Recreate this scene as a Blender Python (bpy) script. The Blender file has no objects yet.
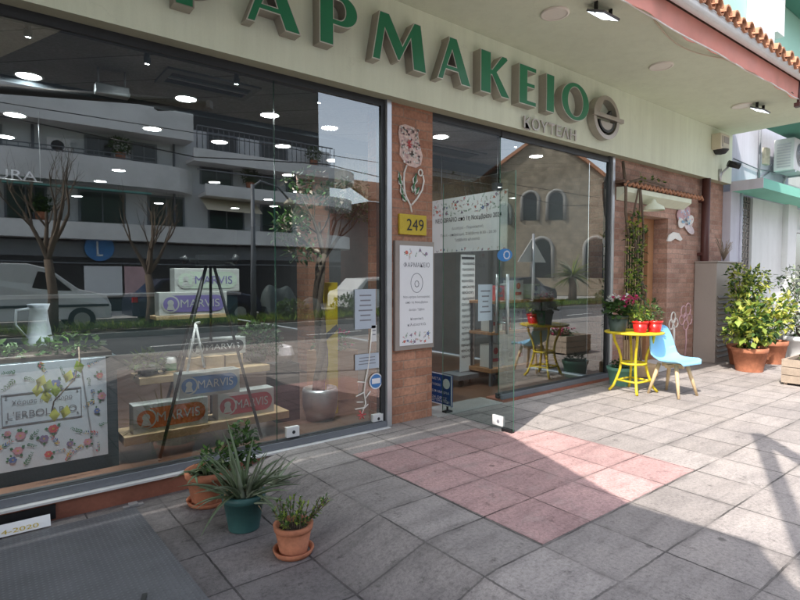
import bpy, bmesh, math, random
from mathutils import Vector, Matrix, Quaternion
random.seed(7)
R = math.radians
S = 0.8                      # design units -> metres (camera eye 1.28 m)
scn = bpy.context.scene
col = scn.collection

# ------------------------------------------------------------------ camera
cd = bpy.data.cameras.new("camera"); cam = bpy.data.objects.new("camera", cd); col.objects.link(cam)
PITCH, ANG, F = 0.043408, 0.90456, 540.0
fw = Vector((math.cos(ANG)*math.cos(PITCH), math.sin(ANG)*math.cos(PITCH), -math.sin(PITCH)))
cam.location = (0, 0, 1.6*S)
cam.rotation_euler = fw.to_track_quat('-Z', 'Y').to_euler()
cd.sensor_fit = 'HORIZONTAL'; cd.sensor_width = 36; cd.lens = 36*F/800
cd.clip_start = 0.05; cd.clip_end = 600
scn.camera = cam

# ------------------------------------------------------------------ world, sun, exposure
LD = Vector((.76, .30, -1.0)).normalized()
world = bpy.data.worlds.new("World"); scn.world = world; world.use_nodes = True
wn = world.node_tree.nodes; wl = world.node_tree.links
sky = wn.new("ShaderNodeTexSky"); sky.sky_type = 'NISHITA'; sky.sun_disc = False
sky.sun_elevation = math.asin(-LD.z); sky.sun_rotation = math.atan2(-LD.x, -LD.y)
sky.air_density = 1.0; sky.dust_density = 1.5; sky.ozone_density = 1.0
wn["Background"].inputs[1].default_value = 0.15
hs = wn.new("ShaderNodeHueSaturation"); hs.inputs["Saturation"].default_value = .5
wl.new(sky.outputs[0], hs.inputs["Color"]); wl.new(hs.outputs[0], wn["Background"].inputs[0])
sl = bpy.data.lights.new("sun", 'SUN'); sun = bpy.data.objects.new("sun", sl); col.objects.link(sun)
sl.energy = 2.0; sl.angle = R(0.53); sl.color = (1, .95, .87)
sun.rotation_euler = LD.to_track_quat('-Z', 'Y').to_euler()
sun.location = (-20, -10, 40)
scn.view_settings.view_transform = 'Standard'; scn.view_settings.look = 'None'
scn.view_settings.exposure = 1.76; scn.view_settings.gamma = 1.0
scn.view_settings.use_curve_mapping = False
scn.cycles.max_bounces = 10; scn.cycles.transparent_max_bounces = 24
scn.cycles.glossy_bounces = 5; scn.cycles.diffuse_bounces = 5
scn.cycles.caustics_reflective = False; scn.cycles.caustics_refractive = False
scn.cycles.sample_clamp_indirect = 6.0

# ------------------------------------------------------------------ materials
def new_mat(name):
    m = bpy.data.materials.new(name); m.use_nodes = True
    n = m.node_tree.nodes; l = m.node_tree.links
    return m, n, l, n["Principled BSDF"]
def rgb(c): return (c[0], c[1], c[2], 1)
def mul(c, k): return tuple(min(1, max(0, v*k)) for v in c)
def noise(n, l, scale, detail=4, vec=None, rough=.55):
    t = n.new("ShaderNodeTexNoise"); t.inputs["Scale"].default_value = scale
    t.inputs["Detail"].default_value = detail; t.inputs["Roughness"].default_value = rough
    if vec is not None: l.new(vec, t.inputs["Vector"])
    return t
def ramp(n, l, fac, stops):
    r = n.new("ShaderNodeValToRGB"); e = r.color_ramp.elements
    e[0].position, e[0].color = stops[0][0], rgb(stops[0][1]); e[1].position, e[1].color = stops[-1][0], rgb(stops[-1][1])
    for p, c in stops[1:-1]:
        k = e.new(p); k.color = rgb(c)
    l.new(fac, r.inputs[0]); return r
def mix(n, l, fac, a, b, mode='MIX'):
    x = n.new("ShaderNodeMix"); x.data_type = 'RGBA'; x.blend_type = mode
    if hasattr(fac, 'links'): l.new(fac, x.inputs[0])
    else: x.inputs[0].default_value = fac
    for i, v in ((6, a), (7, b)):
        if hasattr(v, 'links'): l.new(v, x.inputs[i])
        else: x.inputs[i].default_value = rgb(v)
    return x.outputs[2]
def math_node(n, l, op, a, b=None, clamp=False):
    x = n.new("ShaderNodeMath"); x.operation = op; x.use_clamp = clamp
    for i, v in ((0, a), (1, b)):
        if v is None: continue
        if hasattr(v, 'links'): l.new(v, x.inputs[i])
        else: x.inputs[i].default_value = v
    return x.outputs[0]
def bump(n, l, b, h, strength=.3, dist=.01):
    k = n.new("ShaderNodeBump"); k.inputs["Strength"].default_value = strength; k.inputs["Distance"].default_value = dist
    l.new(h, k.inputs["Height"]); l.new(k.outputs[0], b.inputs["Normal"]); return k
def mat(name, c, rough=.6, var=.12, scale=5., bmp=.15, metal=0., spec=.4, fine=60., emis=0., stain=0., coat=0., streak=0.):
    m, n, l, b = new_mat(name)
    g = n.new("ShaderNodeNewGeometry")
    a = noise(n, l, scale, 6, g.outputs["Position"]); f = noise(n, l, fine, 3, g.outputs["Position"])
    s = math_node(n, l, 'ADD', math_node(n, l, 'MULTIPLY', a.outputs[0], .65), math_node(n, l, 'MULTIPLY', f.outputs[0], .35))
    r = ramp(n, l, s, [(.3, mul(c, 1-var)), (.7, mul(c, 1+var))])
    out = r.outputs[0]
    if stain:
        st = noise(n, l, scale*.6, 8, g.outputs["Position"], .7)
        sr = ramp(n, l, st.outputs[0], [(.45, (1, 1, 1)), (.75, (1-stain, 1-stain, 1-stain*1.05))])
        out = mix(n, l, 1.0, out, sr.outputs[0], 'MULTIPLY')
    if streak:
        sm = n.new("ShaderNodeMapping"); l.new(g.outputs["Position"], sm.inputs[0]); sm.inputs["Scale"].default_value = (7, 7, .55)
        sn = noise(n, l, 1.0, 7, sm.outputs[0], .7)
        out = mix(n, l, 1.0, out, ramp(n, l, sn.outputs[0], [(.42, (1, 1, 1)), (.72, (1-streak, 1-streak, 1-streak*1.1))]).outputs[0], 'MULTIPLY')
        ck = n.new("ShaderNodeTexVoronoi"); ck.feature = 'DISTANCE_TO_EDGE'; ck.inputs["Scale"].default_value = .55
        wv = noise(n, l, 2.5, 6, g.outputs["Position"], .7); vv = n.new("ShaderNodeVectorMath"); vv.operation = 'MULTIPLY_ADD'; vv.inputs[1].default_value = (.5, .5, .5); l.new(wv.outputs["Color"], vv.inputs[0]); l.new(g.outputs["Position"], vv.inputs[2]); l.new(vv.outputs[0], ck.inputs["Vector"])
        out = mix(n, l, 1.0, out, ramp(n, l, ck.outputs["Distance"], [(.0, (1-streak*.7,)*3), (.004, (1, 1, 1))]).outputs[0], 'MULTIPLY')
    l.new(out, b.inputs["Base Color"])
    rr = math_node(n, l, 'ADD', math_node(n, l, 'MULTIPLY', a.outputs[0], .2), rough-.1, True); l.new(rr, b.inputs["Roughness"])
    b.inputs["Metallic"].default_value = metal; b.inputs["Specular IOR Level"].default_value = spec
    if coat: b.inputs["Coat Weight"].default_value = coat
    if bmp: bump(n, l, b, f.outputs[0], bmp, .004)
    if emis:
        b.inputs["Emission Color"].default_value = rgb(c); b.inputs["Emission Strength"].default_value = emis
    return m
def brick_mat(name, c1, c2, mortar, w=.245, h=.072, ms=.008, rot=False, bmp=.5, off=.5, shift=(0, 0), dirt=.25):
    m, n, l, b = new_mat(name)
    g = n.new("ShaderNodeNewGeometry"); sp = n.new("ShaderNodeSeparateXYZ"); l.new(g.outputs["Position"], sp.inputs[0])
    cb = n.new("ShaderNodeCombineXYZ")
    l.new(math_node(n, l, 'ADD', math_node(n, l, 'ADD', sp.outputs[0], sp.outputs[1]), shift[0]), cb.inputs[0])
    l.new(math_node(n, l, 'ADD', sp.outputs[2], shift[1]), cb.inputs[1])
    wob = noise(n, l, 9, 2, g.outputs["Position"])
    va = n.new("ShaderNodeVectorMath"); va.operation = 'MULTIPLY_ADD'
    l.new(wob.outputs["Color"], va.inputs[0]); va.inputs[1].default_value = (.008, .008, 0); l.new(cb.outputs[0], va.inputs[2])
    t = n.new("ShaderNodeTexBrick"); l.new(va.outputs[0], t.inputs["Vector"])
    t.offset = off; t.inputs["Scale"].default_value = 1; t.inputs["Brick Width"].default_value = w; t.inputs["Row Height"].default_value = h
    t.inputs["Mortar Size"].default_value = ms; t.inputs["Mortar Smooth"].default_value = .3; t.inputs["Bias"].default_value = 0
    t.inputs["Color1"].default_value = rgb(c1); t.inputs["Color2"].default_value = rgb(c2); t.inputs["Mortar"].default_value = rgb(mortar)
    f = noise(n, l, 45, 5, g.outputs["Position"]); a = noise(n, l, 2.2, 6, g.outputs["Position"])
    fr = ramp(n, l, f.outputs[0], [(.3, (.78, .78, .78)), (.7, (1.15, 1.15, 1.15))])
    o = mix(n, l, 1, t.outputs[0], fr.outputs[0], 'MULTIPLY')
    ar = ramp(n, l, a.outputs[0], [(.35, (1-dirt, 1-dirt, 1-dirt)), (.65, (1.08, 1.08, 1.08))])
    o = mix(n, l, 1, o, ar.outputs[0], 'MULTIPLY')
    l.new(o, b.inputs["Base Color"]); b.inputs["Roughness"].default_value = .82
    hh = math_node(n, l, 'SUBTRACT', math_node(n, l, 'MULTIPLY', f.outputs[0], .25), t.outputs["Fac"])
    bump(n, l, b, hh, bmp, .006); return m
def paving_mat(name, c, pink=False):
    m, n, l, b = new_mat(name)
    g = n.new("ShaderNodeNewGeometry"); P = g.outputs["Position"]
    mp = n.new("ShaderNodeMapping"); l.new(P, mp.inputs[0])
    mp.inputs["Location"].default_value = (-(1.11-.505*40)*S, -(1.475-.483*40)*S, 0)
    wob = noise(n, l, 3.5, 3, P); va = n.new("ShaderNodeVectorMath"); va.operation = 'MULTIPLY_ADD'
    l.new(wob.outputs["Color"], va.inputs[0]); va.inputs[1].default_value = (.012, .012, 0); l.new(mp.outputs[0], va.inputs[2])
    chip = noise(n, l, 30, 4, P, .7); vb = n.new("ShaderNodeVectorMath"); vb.operation = 'MULTIPLY_ADD'
    l.new(chip.outputs["Color"], vb.inputs[0]); vb.inputs[1].default_value = (.011, .011, 0); l.new(va.outputs[0], vb.inputs[2]); va = vb
    t = n.new("ShaderNodeTexBrick"); l.new(va.outputs[0], t.inputs["Vector"]); t.offset = 0; t.squash = 1
    t.inputs["Scale"].default_value = 1; t.inputs["Brick Width"].default_value = .505*S; t.inputs["Row Height"].default_value = .483*S
    t.inputs["Mortar Size"].default_value = .0055; t.inputs["Mortar Smooth"].default_value = .15; t.inputs["Bias"].default_value = 0
    t.inputs["Color1"].default_value = rgb(mul(c, .87)); t.inputs["Color2"].default_value = rgb(mul(c, 1.11)); t.inputs["Mortar"].default_value = rgb(mul(c, .2))
    gap = noise(n, l, 2.6, 3, P)                     # joints open and close along their run
    gr = ramp(n, l, gap.outputs[0], [(.36, (0, 0, 0)), (.58, (1, 1, 1))])
    body = n.new("ShaderNodeRGB"); body.outputs[0].default_value = rgb(c)
    o = mix(n, l, math_node(n, l, 'MULTIPLY', math_node(n, l, 'SUBTRACT', 1, gr.outputs[0]), math_node(n, l, 'MULTIPLY', t.outputs["Fac"], .8)), t.outputs[0], body.outputs[0])
    big = noise(n, l, 1.6, 8, P, .65); f = noise(n, l, 55, 6, P, .75); ff = noise(n, l, 230, 4, P, .7)
    o = mix(n, l, 1, o, ramp(n, l, big.outputs[0], [(.3, (.80, .80, .81)), (.5, (1, 1, 1)), (.72, (1.10, 1.09, 1.07))]).outputs[0], 'MULTIPLY')
    o = mix(n, l, 1, o, ramp(n, l, f.outputs[0], [(.32, (.62, .62, .62)), (.5, (1, 1, 1)), (.68, (1.22, 1.22, 1.22))]).outputs[0], 'MULTIPLY')
    o = mix(n, l, 1, o, ramp(n, l, ff.outputs[0], [(.3, (.76, .76, .76)), (.7, (1.18, 1.18, 1.18))]).outputs[0], 'MULTIPLY')
    crk = noise(n, l, 7, 9, P, .8)                    # dark scuffs and pits
    o = mix(n, l, 1, o, ramp(n, l, crk.outputs[0], [(.33, (.45, .45, .45)), (.43, (1, 1, 1)), (.9, (1, 1, 1))]).outputs[0], 'MULTIPLY')
    # chewing-gum spots, dirt banked along the joints
    for vs, r0, r1 in ((2.6, .035, .06), (4.3, .02, .04)):
        v = n.new("ShaderNodeTexVoronoi"); v.inputs["Scale"].default_value = vs; l.new(vb.outputs[0], v.inputs["Vector"])
        sp = ramp(n, l, v.outputs["Distance"], [(r0, (.5, .5, .5)), (r1, (1, 1, 1))]); o = mix(n, l, 1, o, sp.outputs[0], 'MULTIPLY')
    t2 = n.new("ShaderNodeTexBrick"); l.new(vb.outputs[0], t2.inputs["Vector"]); t2.offset = 0
    t2.inputs["Scale"].default_value = 1; t2.inputs["Brick Width"].default_value = .505*S; t2.inputs["Row Height"].default_value = .483*S
    t2.inputs["Mortar Size"].default_value = .05; t2.inputs["Mortar Smooth"].default_value = 1.0
    dn = noise(n, l, 5, 5, P, .7)
    dj = math_node(n, l, 'MULTIPLY', t2.outputs["Fac"], ramp(n, l, dn.outputs[0], [(.42, (0, 0, 0)), (.65, (.55, .55, .55))]).outputs[0])
    o = mix(n, l, dj, o, mul(c, .42))
    # streaks across the slope of the slabs
    sm = n.new("ShaderNodeMapping"); l.new(P, sm.inputs[0]); sm.inputs["Scale"].default_value = (2.2, 9, 1); sm.inputs["Rotation"].default_value = (0, 0, .25)
    st = noise(n, l, 1.0, 6, sm.outputs[0], .65)
    o = mix(n, l, 1, o, ramp(n, l, st.outputs[0], [(.33, (.8, .8, .8)), (.5, (1, 1, 1)), (.7, (1.08, 1.08, 1.07))]).outputs[0], 'MULTIPLY')
    sx = n.new("ShaderNodeSeparateXYZ"); l.new(P, sx.inputs[0]); gn = noise(n, l, 2.2, 6, P, .65)   # deeper shade and some grime painted into the lower slabs by the tread plate
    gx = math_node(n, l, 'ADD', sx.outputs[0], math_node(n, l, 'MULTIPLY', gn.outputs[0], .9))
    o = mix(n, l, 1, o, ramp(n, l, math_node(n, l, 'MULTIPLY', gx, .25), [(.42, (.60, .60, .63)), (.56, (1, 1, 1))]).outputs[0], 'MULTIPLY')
    if pink:
        wn_ = noise(n, l, 6, 7, P, .7)
        o = mix(n, l, ramp(n, l, wn_.outputs[0], [(.52, (0, 0, 0)), (.75, (.45, .45, .45))]).outputs[0], o, (.42, .36, .33))
    l.new(o, b.inputs["Base Color"])
    rr = ramp(n, l, f.outputs[0], [(.3, (.62,)*3), (.7, (.9,)*3)]); l.new(rr.outputs[0], b.inputs["Roughness"])
    b.inputs["Specular IOR Level"].default_value = .3
    hh = math_node(n, l, 'SUBTRACT', math_node(n, l, 'ADD', math_node(n, l, 'MULTIPLY', f.outputs[0], .5), math_node(n, l, 'MULTIPLY', ff.outputs[0], .2)), math_node(n, l, 'MULTIPLY', t.outputs["Fac"], .9))
    bump(n, l, b, hh, .55, .006); return m
def leaf_mat(name, c, var=.35):
    m, n, l, b = new_mat(name)
    g = n.new("ShaderNodeNewGeometry"); a = noise(n, l, 14, 3, g.outputs["Position"])
    rnd = math_node(n, l, 'ADD', math_node(n, l, 'MULTIPLY', g.outputs["Random Per Island"], .6), math_node(n, l, 'MULTIPLY', a.outputs[0], .4))
    r = ramp(n, l, rnd, [(.1, mul(c, 1-var)), (.9, mul(c, 1+var))]); l.new(r.outputs[0], b.inputs["Base Color"])
    b.inputs["Roughness"].default_value = .5; b.inputs["Specular IOR Level"].default_value = .35
    tr = n.new("ShaderNodeBsdfTranslucent"); l.new(r.outputs[0], tr.inputs[0])
    mx = n.new("ShaderNodeMixShader"); mx.inputs[0].default_value = .3
    l.new(b.outputs[0], mx.inputs[1]); l.new(tr.outputs[0], mx.inputs[2]); l.new(mx.outputs[0], n["Material Output"].inputs[0]); return m
def glass_mat(name, tint, ior):
    m, n, l, b = new_mat(name); n.remove(b)
    t = n.new("ShaderNodeBsdfTransparent"); t.inputs[0].default_value = rgb(tint)
    g = n.new("ShaderNodeBsdfGlossy"); g.inputs["Roughness"].default_value = 0.0; g.inputs["Color"].default_value = (.95, .98, .97, 1)
    # very slight waviness of float glass
    geo = n.new("ShaderNodeNewGeometry"); w = noise(n, l, .9, 1, geo.outputs["Position"])
    bp = n.new("ShaderNodeBump"); bp.inputs["Strength"].default_value = .05; bp.inputs["Distance"].default_value = .02
    l.new(w.outputs[0], bp.inputs["Height"]); l.new(bp.outputs[0], g.inputs["Normal"])
    fr = n.new("ShaderNodeFresnel"); fr.inputs[0].default_value = ior
    mx = n.new("ShaderNodeMixShader"); l.new(fr.outputs[0], mx.inputs[0]); l.new(t.outputs[0], mx.inputs[1]); l.new(g.outputs[0], mx.inputs[2])
    l.new(mx.outputs[0], n["Material Output"].inputs[0]); return m
def cloth_mat(name, c, thru):
    m, n, l, b = new_mat(name)
    g = n.new("ShaderNodeNewGeometry"); a = noise(n, l, 3, 5, g.outputs["Position"]); f = noise(n, l, 160, 2, g.outputs["Position"])
    r = ramp(n, l, a.outputs[0], [(.3, mul(c, .9)), (.7, mul(c, 1.08))]); l.new(r.outputs[0], b.inputs["Base Color"]); b.inputs["Roughness"].default_value = .9
    bump(n, l, b, f.outputs[0], .2, .003)
    t = n.new("ShaderNodeBsdfTranslucent"); l.new(r.outputs[0], t.inputs[0])
    mx = n.new("ShaderNodeMixShader"); mx.inputs[0].default_value = thru
    l.new(b.outputs[0], mx.inputs[1]); l.new(t.outputs[0], mx.inputs[2]); l.new(mx.outputs[0], n["Material Output"].inputs[0]); return m
def clear_mat(name, tint):
    m, n, l, b = new_mat(name); n.remove(b)
    t = n.new("ShaderNodeBsdfTransparent"); t.inputs[0].default_value = rgb(tint); l.new(t.outputs[0], n["Material Output"].inputs[0]); return m
def emit_mat(name, c, s):
    m, n, l, b = new_mat(name); b.inputs["Base Color"].default_value = rgb(c); b.inputs["Emission Color"].default_value = rgb(c); b.inputs["Emission Strength"].default_value = s
    return m
def plate_mat(name):
    m, n, l, b = new_mat(name)
    g = n.new("ShaderNodeNewGeometry"); sp = n.new("ShaderNodeSeparateXYZ"); l.new(g.outputs["Position"], sp.inputs[0])
    u = math_node(n, l, 'MULTIPLY', math_node(n, l, 'ADD', sp.outputs[0], sp.outputs[1]), 130.)
    v = math_node(n, l, 'MULTIPLY', math_node(n, l, 'SUBTRACT', sp.outputs[0], sp.outputs[1]), 130.)
    h = math_node(n, l, 'MULTIPLY', math_node(n, l, 'SINE', u), math_node(n, l, 'SINE', v))
    h = math_node(n, l, 'MAXIMUM', h, 0.15)
    a = noise(n, l, 3, 7, g.outputs["Position"], .65)
    r = ramp(n, l, a.outputs[0], [(.3, (.075, .075, .084)), (.7, (.16, .16, .178))])
    o = mix(n, l, math_node(n, l, 'MULTIPLY', h, .5), r.outputs[0], (.2, .2, .215)); l.new(o, b.inputs["Base Color"])
    b.inputs["Metallic"].default_value = .35; b.inputs["Roughness"].default_value = .5
    bump(n, l, b, h, .6, .004); return m

M = {}
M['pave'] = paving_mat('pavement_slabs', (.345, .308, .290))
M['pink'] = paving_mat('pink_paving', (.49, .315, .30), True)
M['plate'] = plate_mat('tread_plate')
M['road'] = mat('asphalt', (.10, .10, .103), .9, .25, 1.2, .5, fine=90)
M['kerb'] = mat('kerb_stone', (.35, .34, .32), .85, .15)
M['soil'] = mat('soil', (.05, .036, .025), .95, .35, 9, .6)
M['brick'] = brick_mat('pillar_brick', (.52, .265, .17), (.35, .155, .095), (.40, .25, .18), w=.27, h=.078, ms=.006, bmp=.8)
M['brick_small'] = brick_mat('wall_brick', (.54, .33, .25), (.37, .20, .145), (.42, .29, .23), w=.235, h=.070, ms=.006, bmp=.8)
M['riser'] = mat('red_tile', (.30, .115, .075), .55, .2, 4, .1, stain=.3)
M['sage'] = mat('sage_render', (.80, .85, .68), .85, .05, 1.2, .12, stain=.07, fine=120, streak=.10)
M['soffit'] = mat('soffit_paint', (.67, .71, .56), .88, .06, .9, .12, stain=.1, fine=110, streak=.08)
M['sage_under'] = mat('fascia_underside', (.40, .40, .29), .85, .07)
M['sign_green'] = mat('sign_green', (.018, .20, .092), .35, .08, 3, 0, spec=.5)
M['steel'] = mat('brushed_steel', (.42, .38, .34), .38, .1, 8, .05, metal=.75)
M['steel_light'] = mat('pale_trim', (.72, .70, .64), .4, .08, 8, 0, metal=.4)
M['alu'] = mat('aluminium', (.55, .56, .58), .35, .06, 6, 0, metal=.7)
M['frame_dark'] = mat('dark_frame', (.035, .037, .04), .45, .15)
M['post_grey'] = mat('post_paint', (.30, .31, .31), .6, .1)
M['frame_grey'] = mat('grey_frame', (.17, .18, .20), .5, .12)
M['marble'] = mat('marble_sill', (.68, .67, .66), .5, .08, 4, 0, stain=.2)
M['white'] = mat('white_paint', (.74, .74, .73), .6, .04, 2, .05, stain=.1, streak=.08)
M['paper'] = mat('paper', (.80, .80, .82), .7, .02, 2, 0)
M['lav'] = mat('lavender_render', (.62, .61, .69), .85, .04, 1.5, .1, stain=.12, streak=.14)
M['mint'] = mat('mint_paint', (.22, .56, .44), .75, .06, 2, .06, stain=.1)
M['mint_wall'] = mat('mint_render', (.42, .68, .56), .85, .04, 1, .08)
M['green_dark'] = mat('dark_green_paint', (.06, .19, .14), .7, .1)
M['terra'] = mat('terracotta', (.43, .165, .09), .85, .28, 13, .3, stain=.3)
M['tile'] = mat('roof_tile', (.50, .24, .14), .85, .25, 10, .25, stain=.3)
M['mortar_brown'] = mat('eave_board', (.16, .095, .065), .9, .2)
M['valance'] = cloth_mat('awning_cloth', (.93, .47, .39), .35)
M['canvas'] = cloth_mat('shade_canopy_cloth', (.58, .57, .52), .25)
M['wood'] = mat('pale_wood', (.47, .33, .19), .6, .2, 6, .15)
M['wood_mid'] = mat('door_wood', (.42, .22, .11), .5, .2, 5, .1)
M['wood_grey'] = mat('weathered_wood', (.34, .27, .21), .8, .25, 7, .3)
M['leg_wood'] = mat('beech_wood', (.62, .46, .27), .5, .12, 9, .05)
M['yellow'] = mat('yellow_paint', (.70, .54, .03), .45, .16, 22, .1, stain=.22)
M['blue_shell'] = mat('blue_plastic', (.27, .56, .80), .42, .03, 3, 0)
M['teal_pot'] = mat('teal_plastic', (.035, .10, .095), .45, .1, 5, .05)
M['dark_pot'] = mat('dark_green_pot', (.05, .075, .06), .5, .15)
M['mint_pot'] = mat('mint_pot', (.16, .36, .28), .5, .12)
M['red_pot'] = mat('red_glaze', (.62, .022, .018), .25, .06, 5, 0)
M['taupe'] = mat('taupe_metal', (.33, .285, .255), .55, .06, 2, .05, stain=.1)
M['taupe_dark'] = mat('taupe_louvre', (.15, .13, .115), .6, .1)
M['black'] = mat('black_metal', (.012, .012, .013), .45, .1, 6, 0)
M['rubber'] = mat('tyre_rubber', (.02, .02, .02), .8, .1)
M['pipe_brown'] = mat('brown_pipe', (.085, .03, .025), .45, .15)
M['cream'] = mat('cream_plastic', (.62, .55, .42), .5, .08)
M['ink'] = mat('ink', (.03, .03, .035), .6, .1, 6, 0)
M['ink_grey'] = mat('grey_ink', (.22, .22, .25), .6, .1, 6, 0)
M['col_yellow'] = mat('column_yellow', (.80, .60, .03), .5, .06, 6, 0)
M['num_yellow'] = mat('yellow_plate', (.55, .40, .035), .5, .15, 9, .1)
M['blue_sign'] = mat('blue_sign', (.015, .065, .24), .35, .06, 6, 0)
M['blue_mid'] = mat('sticker_blue', (.06, .22, .52), .4, .1, 6, 0)
M['petal'] = mat('mosaic_petal', (.70, .52, .46), .6, .25, 30, .3)
M['line_white'] = mat('chalk_white', (.80, .77, .72), .7, .1)
M['pearl'] = mat('pearl_mosaic', (.66, .56, .58), .35, .22, 26, .2, metal=.1)
M['rosepink'] = mat('pink_paint', (.62, .40, .42), .7, .15)
M['interior_wall'] = mat('shop_wall_paint', (.20, .20, .20), .8, .1)
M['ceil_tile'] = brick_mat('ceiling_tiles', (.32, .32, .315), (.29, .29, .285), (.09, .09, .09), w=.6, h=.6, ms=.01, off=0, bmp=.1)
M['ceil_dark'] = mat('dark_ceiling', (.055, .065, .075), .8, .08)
M['shop_floor'] = mat('shop_floor_tile', (.14, .075, .05), .35, .2, 3, 0, stain=.2)
M['stone'] = brick_mat('rubble_stone', (.44, .36, .26), (.30, .25, .18), (.36, .31, .25), w=.28, h=.14, ms=.012)
M['dteal'] = mat('dark_teal_board', (.022, .05, .058), .6, .12)
M['flow_blue'] = mat('print_blue', (.12, .18, .42), .6, .2, 20, 0)
M['flow_red'] = mat('print_red', (.60, .12, .12), .6, .25, 20, 0)
M['flow_pink'] = mat('print_pink', (.62, .30, .36), .6, .25, 20, 0)
M['flow_green'] = mat('print_green', (.07, .20, .09), .6, .3, 20, 0)
M['flow_yel'] = mat('print_yellow', (.62, .42, .10), .6, .2, 20, 0)
M['flow_vio'] = mat('print_violet', (.25, .18, .32), .6, .2, 20, 0)
M['poster_pale'] = mat('poster_pale_blue', (.62, .69, .78), .65, .03, 2, 0)
M['notice_pale'] = mat('notice_paper', (.48, .54, .61), .65, .04, 6, 0)
M['tp_orange'] = mat('carton_orange', (.62, .17, .05), .4, .05, 4, 0)
M['tp_red'] = mat('carton_red', (.42, .02, .03), .4, .05, 4, 0)
M['tp_blue'] = mat('carton_blue', (.06, .22, .55), .4, .05, 4, 0)
M['tp_black'] = mat('carton_black', (.02, .022, .022), .4, .05, 4, 0)
M['tp_violet'] = mat('carton_violet', (.22, .18, .42), .4, .05, 4, 0)
M['tp_mint'] = mat('carton_mint', (.55, .66, .55), .4, .05, 4, 0)
M['silver'] = mat('carton_silver', (.62, .64, .62), .35, .08, 9, 0, metal=.3)
M['bark'] = mat('bark', (.15, .11, .08), .9, .3, 14, .6)
M['bark_pale'] = mat('pale_bark', (.30, .24, .18), .9, .3, 14, .6)
M['leaf_aloe'] = leaf_mat('aloe_leaf', (.20, .26, .15), .35)
M['leaf_dark'] = leaf_mat('dark_leaf', (.035, .075, .022))
M['leaf_mid'] = leaf_mat('mid_leaf', (.075, .15, .035))
M['leaf_fresh'] = leaf_mat('fresh_leaf', (.27, .35, .06), .4)
M['leaf_yellow'] = leaf_mat('yellow_leaf', (.55, .54, .12), .3)
M['leaf_grey'] = leaf_mat('silver_leaf', (.30, .34, .24), .4)
M['leaf_white'] = leaf_mat('white_blossom', (.75, .75, .70), .15)
M['bloom_pink'] = leaf_mat('pink_bloom', (.62, .06, .20), .35)
M['glass'] = glass_mat('shop_glass', (.86, .91, .89), 2.6)
M['glass_leaf'] = glass_mat('door_glass', (.80, .88, .84), 1.6)
M['glass_faint'] = glass_mat('transom_glass', (.93, .95, .94), 1.25)
M['glass_in'] = clear_mat('glass_inner_face', (.96, .98, .97))
M['glass_edge'] = mat('glass_edge', (.05, .16, .11), .2, .1, 5, 0, spec=.6)
M['pane_dark'] = mat('window_dark', (.02, .025, .03), .15, .2, 3, 0, spec=.6)
M['lamp'] = emit_mat('downlight_glow', (.92, .97, 1.0), 28.0)
M['flood'] = emit_mat('floodlight_glow', (.85, .95, 1.0), 1.6)
M['disc_off'] = mat('recessed_lamp_glass', (.82, .76, .68), .4, .05)
M['apt_white'] = mat('apartment_render', (.76, .74, .73), .85, .1, .8, .1, stain=.25)
M['apt_wall'] = mat('apartment_wall', (.60, .60, .61), .85, .08, .6, .1)
M['apt_dark'] = mat('charcoal_cladding', (.035, .037, .042), .8, .1)
M['apt_pink'] = mat('pinkish_render', (.42, .36, .33), .85, .1)
M['shop_dark'] = mat('dark_shopfront', (.018, .018, .022), .5, .2)
M['brick_far'] = brick_mat('far_red_brick', (.30, .12, .085), (.24, .095, .07), (.24, .15, .12), w=.3, h=.1)
M['stone_far'] = brick_mat('far_stone', (.40, .33, .24), (.30, .25, .18), (.30, .26, .2), w=.5, h=.25, ms=.02)
M['car_white'] = mat('white_car_paint', (.72, .72, .72), .25, .02, 1, 0, spec=.5, coat=.5)
M['car_blue'] = mat('dark_blue_car_paint', (.02, .025, .05), .25, .05, 1, 0, coat=.5)
M['car_red'] = mat('red_lens', (.5, .02, .02), .25, .05, 4, 0)
M['tarp'] = mat('grey_tarp', (.06, .08, .08), .6, .3, 3, .3)
M['teal_glass'] = mat('teal_awning', (.12, .32, .28), .5, .1)
M['iris'] = mat('wool_white', (.75, .74, .70), .8, .06)

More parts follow.
